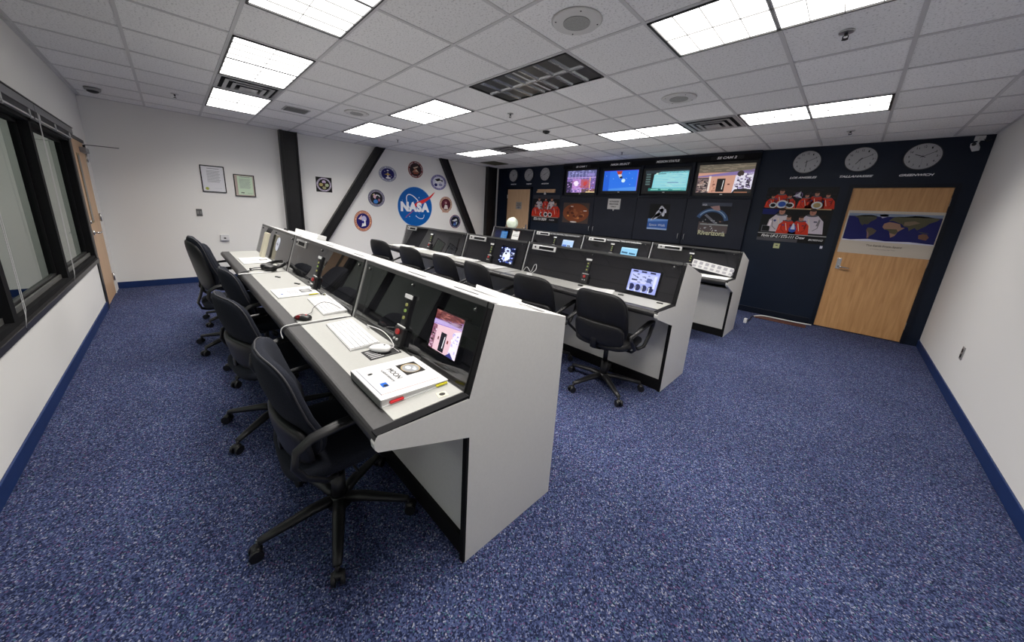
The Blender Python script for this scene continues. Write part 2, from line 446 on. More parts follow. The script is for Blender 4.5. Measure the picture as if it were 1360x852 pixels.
g.cyl((.55, .03, 1.99), (.55, .03, 2.03), .012, BLACK); g.tube([(.55, .03, 2.03), (.52, .16, 2.035), (.47, .33, 2.04)], .009, BLACK, flat=(1.4, .5)); g.build('door_closer', d)
b = MB(); f = STEEL
b.box(1.21, 1.33, -.10, .012, 0, 2.13, f); b.box(.30, .34, -.10, .006, 0, 2.07, WALL); b.box(.30, 1.33, -.10, .010, 2.06, 2.10, f); struct('trim_1', b)

b = MB(); b.box(7.573, 8.479, YN+.005, YN+.05, .012, 2.103, OAK, .002); d2 = struct('door_2', b)
g = MB(); y = YN+.004
g.box(7.625, 7.675, y-.008, y, .93, 1.09, CHROME, .003); g.cyl((7.65, y-.008, .97), (7.65, y-.05, .97), .011, CHROME); g.tube([(7.65, y-.05, .97), (7.68, y-.055, .968), (7.775, y-.05, .955)], .010, CHROME); g.cyl((7.65, y-.008, 1.05), (7.65, y-.016, 1.05), .014, CHROME)
g.build('door_handle', d2)
for z in (.25, 1.12, 1.92):
    g = MB(); g.cyl((8.487, y-.006, z-.05), (8.487, y-.006, z+.05), .008, ALU); g.build('hinge', d2)
b = MB(); b.box(7.525, 7.57, YN-.02, YN+.02, 0, 2.106, NAVYD); b.box(8.482, 8.525, YN-.02, YN+.02, 0, 2.106, NAVYD); b.box(7.525, 8.525, YN-.02, YN+.02, 2.106, 2.15, NAVYD); struct('trim_2', b)
# small pale oak door at the other end of the navy wall
b = MB(); b.box(.47, 1.335, YN-.03, YN+.0, .012, 2.12, OAKL, .002); d3 = struct('door_3', b)
g = MB(); g.cyl((1.27, YN-.03, 1.06), (1.27, YN-.08, 1.06), .012, CHROME); g.tube([(1.27, YN-.08, 1.06), (1.2, YN-.085, 1.06), (1.16, YN-.08, 1.06)], .010, CHROME); g.box(1.245, 1.295, YN-.036, YN-.03, 1.0, 1.16, CHROME); g.build('door_handle', d3)
for z in (.25, 1.05, 1.92):
    g = MB(); g.cyl((.463, YN-.034, z-.05), (.463, YN-.034, z+.05), .009, ALU); g.build('hinge', d3)
b = MB(); b.box(.41, .465, YN-.035, YN, 0, 2.18, NAVYD); b.box(1.34, 1.395, YN-.035, YN, 0, 2.18, NAVYD); b.box(.41, 1.395, YN-.035, YN, 2.125, 2.18, NAVYD); struct('trim_3', b)
p = Pic(); p.slab(-.11, .11, -.1, .1, .002, (.62, .60, .58)); p.L = 1
for z, w in ((.06, .16), (.035, .12), (.005, .18)): p.rect(-w/2, w/2, z-.005, z+.005, (.25, .22, .2))
p.ell(0, -.05, .05, .03, (.45, .45, .5))
tag(p.build('door_sign', loc=(.94, YN-.0335, 1.675)), 'small grey paper notice on the pale door behind the globe', 'sign')

# ------------------------------------------------------------------ steel frame on the far wall
def column(y0, y1, label, grp):
    b = MB(); w = y1-y0
    b.box(.005, .13, y0, y0+.022, 0, H-.005, STEEL, .003); b.box(.005, .13, y1-.022, y1, 0, H-.005, STEEL, .003); b.box(.075, .09, y0+.022, y1-.022, 0, H-.005, STEEL)
    b.box(.005, .13, y0+.02, y0+.05, 0, H-.005, STEEL, .004)
    tag(b.build('steel_column'), label, 'column')
column(2.32, 2.61, 'black steel column on the pale wall left of the slanting braces', 0)
column(7.40, 7.74, 'black steel column in the corner next to the navy wall', 0)
def brace(yt, yb, w, label):
    b = MB(); x0, x1 = .02, .12
    z0, z1 = .02, H-.005
    for (a, c) in ((-w/2, -w/2+.03), (w/2-.03, w/2)):
        b.prism([(yt+a, z1), (yt+c, z1), (yb+c, z0), (yb+a, z0)], x0, x1, STEEL)
    b.prism([(yt-w/2+.02, z1), (yt+w/2-.02, z1), (yb+w/2-.02, z0), (yb-w/2+.02, z0)], x0, x1-.03, STEEL)
    tag(b.build('steel_brace'), label, 'brace')
brace(4.24, 2.50, .20, 'slanting black steel brace between the square patch and the emblem')
brace(5.90, 7.33, .22, 'slanting black steel brace right of the round blue emblem')

# ------------------------------------------------------------------ ceiling fixtures
FRAME = mat('black_troffer_frame', (.01, .01, .01), .4)
LOUV = mat('louver_blade', (.10, .10, .10), .6)
def troffer(i0, j0, label, lit=True):
    """spans tiles i0..i0+2 (towards the far wall) and j0..j0+1"""
    x1 = 5.889-T*i0-.012; x0 = 5.889-T*(i0+2)+.012; y0 = 2.476+T*j0+.012; y1 = y0+T-.024
    cx, cy = (x0+x1)/2, (y0+y1)/2; hx, hy = (x1-x0)/2, (y1-y0)/2
    t = thing('ceiling_light', label, 'light', (cx, cy, H-.03), group='recessed troffer lights' if lit else None)
    b = MB()
    for s in (-1, 1):
        b.box(min(s*hx, s*(hx-.018)), max(s*hx, s*(hx-.018)), -hy, hy, .018, .031, FRAME); b.box(-hx, hx, min(s*hy, s*(hy-.012)), max(s*hy, s*(hy-.012)), .018, .031, FRAME)
    b.build('frame', t)
    if lit:
        b = MB(); b.box(-hx+.018, hx-.018, -hy+.012, hy-.012, .0275, .0312, TUBE); b.build('diffuser', t)
        b = MB()
        for k in range(1, 8):
            x = -hx+2*hx*k/8; b.box(x-.0013, x+.0013, -hy+.012, hy-.012, .019, .027, LOUV)
        b.box(-hx+.018, hx-.018, -.0013, .0013, .019, .027, LOUV); b.build('louver', t)
        ld = bpy.data.lights.new('troffer_lamp', 'AREA'); ld.shape = 'RECTANGLE'; ld.size = 2*hx-.04; ld.size_y = 2*hy-.03
        ld.energy = LAMP_W; ld.spread = 2.3; ld.color = (1, .955, .90)
        lo = bpy.data.objects.new('troffer_lamp', ld); C.objects.link(lo); lo.parent = t; lo.location = (0, 0, .0272)
    else:
        DK = mat('unlit_louver', (.34, .35, .37), .25, metal=.7)
        b = MB(); b.box(-hx+.01, hx-.01, -hy+.01, hy-.01, .0275, .0312, mat('dark_reflector', (.03, .03, .032), .3)); b.build('reflector', t)
        b = MB()
        for k in range(1, 7):
            x = -hx+2*hx*k/7; b.prism([(x-.012, .018), (x+.012, .018), (x+.03, .0275), (x-.03, .0275)], -hy+.012, hy-.012, DK, axis='y')
        b.prism([(-.012, .0175), (.012, .0175), (.03, .0275), (-.03, .0275)], -hx+.018, hx-.018, DK, axis='x'); b.build('louver', t)
LAMP_W = 40
for (i0, j0, lb) in [(3, -2, 'lit ceiling light over the nearest console row, between the large one and the vent'),
                     (6, -2, 'lit ceiling light nearest the corner above the framed certificates'),
                     (0, -2, 'lit ceiling light above the near end of the nearest console row'),
                     (-3, -2, 'unseen lit ceiling light added above the camera beside the window wall'),  # out of view; assumed from the other rows and added for its light
                     (3, 1, 'lit ceiling light between the unlit fixture and the far wall, nearer of two'),
                     (6, 1, 'lit ceiling light close to the far wall above the slanting brace'),
                     (-3, 1, 'lit ceiling light above open carpet beside the large round speaker'),
                     (6, 5, 'lit ceiling light nearest the far corner beyond the dark vent'),
                     (3, 5, 'lit ceiling light in front of the small clocks beside a vent'),
                     (0, 5, 'lit ceiling light in front of the wall screens'),
                     (-3, 5, 'lit ceiling light in front of the Tallahassee clock')]:
    troffer(i0, j0, lb)
troffer(0, 1, 'unlit dark ceiling light with silver louvers in the middle of the ceiling', False)
VG = mat('vent_grey', (.42, .42, .43), .4, metal=.3)
def vent(i0, j0, label, dark=False):
    x1 = 5.889-T*i0-.012; x0 = x1-T+.024; y0 = 2.476+T*j0+.012; y1 = y0+T-.024
    cx, cy = (x0+x1)/2, (y0+y1)/2; hx = (x1-x0)/2
    t = thing('ceiling_vent', label, 'vent', (cx, cy, H-.03))
    m = VG
    b = MB(); b.box(-hx, hx, -hx, hx, .027, .031, BLACKM); b.build('backing', t)
    for q, (r, z) in enumerate(((hx, .020), (hx-.07, .012), (hx-.14, .006), (hx-.21, .0))):
        b = MB(); w = .034 if q < 3 else .08
        for s in (-1, 1):
            a0, a1 = sorted((s*r, s*(r-w))); b.box(a0, a1, -r, r, z, z+.004, m); b.box(-r+w, r-w, a0, a1, z, z+.004, m)
            b.box(s*(r-w)-.002, s*(r-w)+.002, -r+w, r-w, z+.003, .028, m); b.box(-r+w, r-w, s*(r-w)-.002, s*(r-w)+.002, z+.003, .028, m)
        if q == 3: b.box(-r+w, r-w, -r+w, r-w, z, z+.004, m)
        b.build('louver_ring', t)
vent(5, -2, 'square stepped air vent between the two left ceiling lights')
vent(5, 5, 'dark square air vent between the two farthest right ceiling lights')
vent(-1, 5, 'square stepped air vent above the screens left of a lit light')
# return grille
t = thing('return_grille', 'olive flat return grille in the ceiling near the corner column', 'vent', (.78, 7.02, H-.012))
OL = mat('olive_grille', (.10, .095, .06), .6)
b = MB(); b.box(-.27, .27, -.27, .27, .004, .010, OL); b.build('backing', t)
b = MB()
for k in range(12): b.box(-.26, .26, -.25+k*.044, -.235+k*.044, -.002, .004, OL)
b.build('bars', t)
t = thing('supply_grille', 'small rectangular grey grille in a ceiling tile near the far wall', 'vent', (1.94, 2.18, H-.012))
b = MB(); b.box(-.14, .14, -.15, .15, .004, .0105, VG); b.build('backing', t)
b = MB()
for k in range(9): b.box(-.12+k*.028, -.108+k*.028, -.13, .13, -.001, .004, mat('grille_dark', (.18, .18, .18), .5))
b.build('bars', t)
SPK = mat('speaker_white', (.66, .65, .63), .5); SPG = mat('speaker_grille', (.34, .34, .32), .6, var=.4, scale=600)
for x, y, lb in ((6.18, 2.80, 'round white ceiling speaker beside the unlit light'), (6.19, 4.62, 'round ceiling speaker between the unlit light and the screens'), (2.56, 2.78, 'round ceiling speaker nearest the far wall')):
    t = thing('ceiling_speaker', lb, 'speaker', (x, y, H-.012))
    b = MB(); b.cyl((0, 0, .0), (0, 0, .011), .15, SPK, r1=.162, n=40)
    for k in range(4):
        a = PI/4+k*PI/2; b.cyl((.135*math.cos(a), .135*math.sin(a), -.002), (.135*math.cos(a), .135*math.sin(a), .0), .005, BLACK, n=8)
    b.build('rim', t)
    b = MB(); b.cyl((0, 0, -.004), (0, 0, .002), .086, SPG, n=36); b.build('grille', t)
for x, y, lb in ((7.41, 3.96, 'nearest sprinkler head between the two right ceiling lights'), (4.35, 4.03, 'sprinkler head just beyond the unlit ceiling light'), (4.35, 7.05, 'sprinkler head in front of the second wall screen'),
                 (1.36, .96, 'sprinkler head in the left ceiling corner by the lit light'), (7.42, 7.0, 'sprinkler head in front of the Tallahassee clock'), (1.32, 4.02, 'sprinkler head nearest the far wall brace')):
    t = thing('sprinkler', lb, 'sprinkler', (x, y, H-.045), group='ceiling sprinklers')
    b = MB(); b.cyl((0, 0, .036), (0, 0, .042), .038, ALU, n=20); b.build('escutcheon', t)
    b = MB(); b.cyl((0, 0, .02), (0, 0, .036), .009, BLACK, n=10); b.tube([(-.011, 0, .02), (-.013, 0, .008), (0, 0, 0), (.013, 0, .008), (.011, 0, .02)], .003, BLACK, n=6); b.cyl((0, 0, -.003), (0, 0, 0), .016, BLACK, n=14); b.build('deflector', t)
t = MB(); t.cyl((0, 0, 0), (0, 0, .02), .05, BLACK, r1=.055, n=20); t.sph((0, 0, 0), .035, BLACK, sc=(1, 1, .5)); tag(t.build('smoke_detector', loc=(4.15, 5.01, H-.024)), 'small black dome detector on the ceiling before the wall screens', 'detector')
t = MB(); t.cyl((0, 0, 0), (0, 0, .03), .07, mat('grey_dome', (.3, .3, .3), .5), r1=.075, n=24); t.sph((0, 0, 0), .055, BLACK, sc=(1, 1, .5)); tag(t.build('ceiling_sensor', loc=(.70, .22, H-.034)), 'round grey ceiling sensor in the corner above the oak door', 'sensor')

# ------------------------------------------------------------------ consoles
PROF_Y = 1.130                   # nose of the first row
DY = 2.216                       # distance between rows
SL = Vector((0, .104, .35)).normalized(); TILT = -math.atan2(.104, .35)
def console(row, x0, x1, label, left_end=False, right_end=False):
    y0 = PROF_Y+DY*row
    t = thing('control_console', label, 'console', ((x0+x1)/2, y0, 0), group=None)
    hx = (x1-x0)/2; a, c = -hx+.003, hx-.003
    # cabinet body: knee panel, floor kick, back, bottom
    b = MB()
    b.box(a, c, .385, .40, .10, .66, LAM); b.box(a, c, .925, .940, .0, 1.02, LAM); b.build('cabinet', t)
    b = MB(); b.box(a, c, .368, .40, 0, .10, BLACKM); b.build('toe_kick', t)
    b = MB(); b.prism([(.01, .765), (.36, .70), (.50, .66), (.50, .70), (.36, .78), (.01, .785)], a, c, BLACKM); b.build('apron', t)
    # ledge with rounded nose and inset surface
    b = MB(); n = [(.012-.022*math.cos(q), .785+.027*math.sin(q)) for q in [PI/2-k*PI/8 for k in range(9)]]
    b.prism([(.40, .812)]+n+[(.40, .765)], a, c, LEDGE); b.build('desk_ledge', t)
    b = MB(); xr = c-(.035 if right_end else .002); xl = a+(.03 if left_end else .012)
    b.box(xl, xr, .070, .352, .8095, .8145, WORK, .001); b.build('work_surface', t)
    # top
    b = MB()
    th = .022; b.prism([(.461, 1.155), (.934, 1.017), (.934, .995), (.461, 1.133)], a, c, LAMT)
    b.prism([(.452, 1.137), (.456, 1.1585), (.476, 1.1535), (.472, 1.13)], a, c, mat('top_front_edge', (.06, .06, .06), .35)); b.build('top_panel', t)
    # vent slots
    b = MB()
    for sx in ((-hx*.45,), (hx*.35,)):
        q = sx[0]; b.M = Matrix.Translation((q, .62, 1.1095)) @ Matrix.Rotation(-.2838, 4, 'X'); b.box(-.09, .09, -.007, .007, -.001, .0012, BLACKM)
    b.M = None; b.build('vent_slots', t)
    # inclined front: inner panel, frame, glass
    fl = lambda s, d: (.357+SL.y*s+math.cos(TILT)*d*1.0, .805+SL.z*s-math.sin(-TILT)*d)   # d = depth behind the glass
    b = MB(); b.prism([fl(0, .045), fl(.365, .045), fl(.365, .055), fl(0, .055)], a+.01, c-.01, DARKP)
    b.prism([fl(.085, .040), fl(.092, .040), fl(.092, .046), fl(.085, .046)], a+.02, c-.02, LEDGE)
    b.build('inner_panel', t)
    b = MB(); b.prism([fl(-.004, -.006), fl(.368, -.006), fl(.368, .05), fl(-.004, .05)], a, a+.012, ALU); b.build('edge_strip', t)
    b = MB(); b.prism([fl(-.004, -.006), fl(.368, -.006), fl(.368, .05), fl(-.004, .05)], c-(.030 if right_end else .02), c-(.026 if right_end else 0), BLACKM)
    if right_end: b.prism([fl(-.004, -.006), fl(.368, -.006), fl(.368, .05), fl(-.004, .05)], c-.027, c-.024, BLACKM)
    b.build('divider', t)
    b = MB(); b.prism([fl(.002, 0), fl(.358, 0), fl(.358, .004), fl(.002, .004)], a+.012, c-(.030 if right_end else .02), GLASS); b.build('glass_panel', t)
    xs = [a+.07, (a+c)/2, c-.09]
    for q in xs:
        b = MB(); P = Vector((q, *fl(.322, 0))); N = Vector((0, -SL.z, SL.y))
        b.cyl(P, P+N*.006, .009, BLACK, n=12); b.cyl(P+N*.006, P+N*.008, .005, CHROME, n=10); b.build('screw_cap', t)
    side = [(-.005, .80), (-.012, .785), (-.010, .765), (.0, .752), (.363, .628), (.363, 0), (.943, 0), (.937, 1.019), (.461, 1.157), (.461, 1.150), (.357, .803), (.357, .800), (0, .810)]
    # thin black lip between the ledge and the screen-slope edge
    if right_end:
        b = MB(); b.prism(side, hx-.026, hx, LAM); b.build('side_panel', t)
        b = MB(); b.box(hx-.0265, hx-.001, .352, .3631, 0, .640, BLACKM)
        b.prism([(-.004, .806), (.352, .806), (.352, .8135), (-.004, .8125)], hx-.034, hx-.001, BLACKM)
        b.prism([fl(-.006, -.0035), fl(.366, -.0035), fl(.366, .006), fl(-.006, .006)], hx-.034, hx-.0005, BLACKM); b.build('edge_trim', t)
    if left_end:
        b = MB(); b.prism(side, -hx, -hx+.022, LAM); b.build('side_panel', t)
    t['_x'] = 0; del t['_x']
    return t, y0

def on_slope(t, xw, s, d=0.):
    """local position on the inclined console front: world x, distance up the slope, d in front of the glass"""
    N = Vector((0, -SL.z, SL.y))
    return Vector((xw-t.location.x, .357+SL.y*s, .805+SL.z*s))+N*d
LED_G = mat('green_lamp', (.35, .55, .10), emit=.7); LED_R = mat('red_lamp', (.7, .02, .02), emit=.6); LED_Y = mat('yellow_lamp', (.55, .55, .15), emit=.6)
def intercom(t, xw, s0=.02):
    """narrow black intercom strip with white label, lamps and a red key"""
    I = bpy.data.objects.new('intercom', None); C.objects.link(I); I.parent = t
    b = MB(); b.box(-.020, .020, -.014, .0, 0, .255, BLACK, .003); b.box(-.042, .042, -.024, .0, 0, .090, BLACK, .004)
    o = b.build('intercom', t, loc=on_slope(t, xw, s0, .002), rot=(TILT, 0, 0)); bpy.data.objects.remove(I)
    b = MB(); b.box(-.032, .032, -.019, -.013, .236, .255, WHITE); b.build('label_plate', o)
    for z, m in ((.205, LED_Y), (.175, LED_G), (.140, LED_Y)):
        b = MB(); b.cyl((0, -.013, z), (0, -.020, z), .008, m, n=12); b.build('indicator', o)
    b = MB(); b.box(-.036, .036, -.020, -.013, .094, .099, WHITE); b.build('name_strip', o)
    b = MB(); b.cyl((0, -.026, .068), (0, -.034, .068), .014, LED_R, n=14); b.build('button', o)
    b = MB(); b.cyl((-.01, -.026, .032), (-.01, -.036, .032), .006, ALU, n=10); b.cyl((.015, -.026, .032), (.015, -.036, .032), .006, ALU, n=10); b.build('toggle', o)
def module_unit(t, xw, w=.33, s=.285):
    """pale rack unit with black slot"""
    b = MB(); b.box(-w/2, w/2, -.012, .0, 0, .058, ALU, .003)
    o = b.build('rack_unit', t, loc=on_slope(t, xw, s, .002), rot=(TILT, 0, 0))
    b = MB(); b.box(-w*.20, w*.42, -.0135, -.011, .012, .044, BLACKM); b.build('slot', o)
    b = MB(); b.cyl((-w*.36, -.012, .03), (-w*.36, -.02, .03), .010, BLACK, n=12); b.build('knob', o)
def display(t, xw, w, s0, s1, draw, e=2.2):
    h = s1-s0
    b = MB(); b.box(-w/2-.012, w/2+.012, .002, .03, -.012, h+.012, BLACK, .003)
    o = b.build('display', t, loc=on_slope(t, xw, s0, -.010), rot=(TILT, 0, 0))
    p = Pic(emit=e); draw(p, w, h); p.build('screen', o, loc=(-w/2, .0015, 0))

def draw_room(p, w, h):
    p.rect(0, w, 0, h, (.93, .78, .80)); p.L = 1
    p.rect(0, w, h*.76, h, (.42, .22, .22)); p.poly([(0, h*.62), (w, h*.72), (w, h*.90), (0, h*.76)], (.62, .50, .78))
    p.rect(0, w*.16, 0, h*.62, (.55, .35, .42)); p.poly([(w*.72, 0), (w, 0), (w, h*.70), (w*.78, h*.62)], (.97, .93, .98))
    p.L = 2; p.rect(w*.36, w*.56, .02*h, h*.50, (.07, .07, .12)); p.rect(w*.27, w*.31, h*.28, h*.36, (.35, .05, .05)); p.rect(w*.61, w*.66, h*.28, h*.36, (.45, .08, .05))
    for k in range(7): p.line([(0, h*(.65+.013*k)), (w, h*(.74+.02*k))], h*.006, (.9, .85, .95))
    p.specks(0, w, h*.78, h, [(.55, .30, .28), (.32, .15, .16), (.70, .45, .40)], 60, w*.14, h*.025, 2.6, 3); p.specks(0, w*.2, 0, h*.6, [(.80, .62, .70), (.40, .22, .32), (.92, .85, .9)], 30, w*.06, h*.05, 2.6, 4); p.specks(w*.74, w, h*.05, h*.6, [(.80, .76, .95), (1, 1, 1), (.6, .55, .8)], 24, w*.08, h*.07, 2.6, 5)
    p.L = 4; p.line([(w*.50, h*.12), (w*.52, h*.42)], w*.025, (.95, .95, .95)); p.poly([(w*.66, 0), (w*.95, 0), (w*.8, h*.12)], (.25, .25, .5)); p.rect(w*.04, w*.13, h*.36, h*.40, (.2, .1, .1)); p.rect(w*.04, w*.13, h*.2, h*.24, (.2, .1, .1))
def draw_flightdeck(p, w, h):
    p.rect(0, w, 0, h, (.66, .70, .93)); p.L = 1
    for k in range(3): p.rect(w*(.08+.3*k), w*(.26+.3*k), h*.90, h*.97, (.15, .15, .25))
    p.rect(w*.05, w*.95, h*.45, h*.85, (.78, .81, .97)); p.rect(w*.05, w*.6, h*.40, h*.5, (.85, .86, .95))
    p.L = 2
    rnd = random.Random(3)
    for k in range(16): x = w*rnd.uniform(.08, .85); z = h*rnd.uniform(.42, .8); p.rect(x, x+w*rnd.uniform(.03, .12), z, z+h*.03, (.25, .28, .42), L=2+k % 3*.5)
    p.L = 4
    for k in range(4): p.ell(w*(.15+.22*k), h*.2, w*.10, h*.15, (.15, .17, .32), n=14); p.rect(w*(.05+.23*k), w*(.09+.23*k), 0, h*.28, (.93, .95, 1))
    p.L = 5; p.rect(w*.62, w*.78, h*.48, h*.68, (.35, .40, .60)); p.rect(w*.86, w*.93, h*.25, h*.8, (.9, .92, 1)); p.rect(w*.1, w*.3, h*.50, h*.56, (.1, .1, .2))
def draw_figure(p, w, h):
    p.rect(0, w, 0, h, (.05, .08, .22)); p.L = 1
    rnd = random.Random(5)
    for k in range(70):
        x = w*rnd.uniform(0, .9); z = h*rnd.uniform(0, .93); p.rect(x, x+w*rnd.uniform(.04, .12), z, z+h*rnd.uniform(.02, .07), rnd.choice([(.75, .82, 1), (.9, .93, 1), (.35, .45, .85)]), L=1+(k % 8)*.3)
    p.L = 5; p.ell(w*.48, h*.45, w*.26, h*.30, (.90, .93, 1)); p.ell(w*.5, h*.78, w*.18, h*.14, (.8, .87, 1)); p.L = 6; p.ell(w*.5, h*.76, w*.10, h*.07, (.25, .20, .35)); p.ell(w*.42, h*.6, w*.07, h*.06, (.1, .1, .2)); p.rect(w*.3, w*.4, h*.2, h*.35, (.3, .4, .8))
def draw_window_ui(p, w, h):
    p.rect(0, w, 0, h, (.72, .84, .97)); p.L = 1
    p.rect(0, w, h*.86, h, (.85, .92, 1)); p.rect(w*.05, w*.42, h*.08, h*.42, (.32, .48, .80)); p.rect(w*.48, w*.80, h*.15, h*.45, (.88, .94, 1)); p.L = 2
    p.rect(w*.50, w*.62, h*.22, h*.40, (.06, .08, .15)); p.rect(w*.64, w*.78, h*.22, h*.40, (.10, .14, .3))
def draw_banner_ui(p, w, h):
    p.rect(0, w, 0, h, (.58, .82, .93)); p.L = 1; p.rect(0, w, h*.88, h, (.75, .92, .98))
    for k in range(9):
        if k != 4: p.poly([(w*(.06+.095*k), h*(.40-.01*k)), (w*(.14+.095*k), h*(.39-.01*k)), (w*(.15+.095*k), h*(.56-.012*k)), (w*(.07+.095*k), h*(.58-.012*k))], (.08, .25, .38))
    p.rect(w*.05, w*.9, h*.08, h*.22, (.68, .88, .96))

def slope_part(t, name, mb_or_pic, xw, s, d): return mb_or_pic.build(name, t, loc=on_slope(t, xw, s, d), rot=(TILT, 0, 0))

# row 1 (nearest)
t13, _ = console(0, 2.31, 3.975, 'grey console unit at the far end of the nearest row, headset on its desk', left_end=True)
t12, _ = console(0, 3.975, 5.66, 'middle console unit of the nearest row, with the red and black mouse')
t11, _ = console(0, 5.66, 6.827, 'grey console unit at the near end of the nearest row, with large grey end panel', right_end=True)
intercom(t11, 6.262); display(t11, 6.575, .20, .088, .262, draw_room, 5.0)
intercom(t12, 4.86); module_unit(t12, 4.24, .30)
# faint dark monitor housing to the right of the picture
b = MB(); b.box(-.06, .06, .0, .012, 0, .06, LEDGE, .004); slope_part(t11, 'control_box', b, 6.735, .20, -.012)
# row 2
t21, _ = console(1, 2.02, 3.83, 'console unit at the far end of the middle row, no picture showing', left_end=True)
t22, _ = console(1, 3.83, 5.03, 'narrow console unit in the middle row showing a white speckled picture')
t23, _ = console(1, 5.03, 6.80, 'console unit at the near end of the middle row showing a flight deck picture', right_end=True)
intercom(t21, 2.95); intercom(t22, 4.425); module_unit(t22, 4.09, .36); display(t22, 4.71, .26, .055, .262, draw_figure, 5.5)
intercom(t23, 5.90); module_unit(t23, 5.28, .34); display(t23, 6.475, .265, .05, .25, draw_flightdeck, 4.6)
module_unit(t21, 2.26, .30)
b = MB(); b.box(-.13, .13, 0, .02, 0, .20, LEDGE, .004); o = slope_part(t21, 'monitor', b, 3.51, .075, -.012)
b = MB(); b.box(-.11, .11, -.002, .001, .015, .185, mat('off_screen', (.05, .055, .06), .15)); b.build('screen', o)
# row 3
t31, _ = console(2, 1.98, 3.205, 'far console unit of the rear row under the globe', left_end=True)
t32, _ = console(2, 3.205, 4.375, 'second console unit of the rear row with a small blue window on screen')
t33, _ = console(2, 4.375, 5.60, 'third console unit of the rear row with a pale cyan screen')
t34, _ = console(2, 5.60, 6.775, 'near end console unit of the rear row with a gridded chart on its glass', right_end=True)
intercom(t32, 3.775); module_unit(t32, 3.45, .33); display(t32, 4.07, .24, .09, .247, draw_window_ui, 4.6)
intercom(t33, 4.975); module_unit(t33, 4.66, .33); display(t33, 5.265, .27, .085, .242, draw_banner_ui, 4.6)
intercom(t34, 6.19); module_unit(t34, 5.87, .34)
def draw_blue(p, w, h):
    p.rect(0, w, 0, h, (.25, .5, .78)); p.L = 1
    for k in range(5): p.rect(w*.1, w*.9, h*(.12+.17*k), h*(.18+.17*k), (.55, .78, .92))
display(t31, 2.355, .20, .095, .28, draw_blue, 3.)
p = Pic(emit=1.6); p.rect(-.08, .08, 0, .19, (.05, .12, .35)); p.build('screen', t31, loc=on_slope(t31, 2.15, .09, -.009), rot=(TILT, 0, 0))

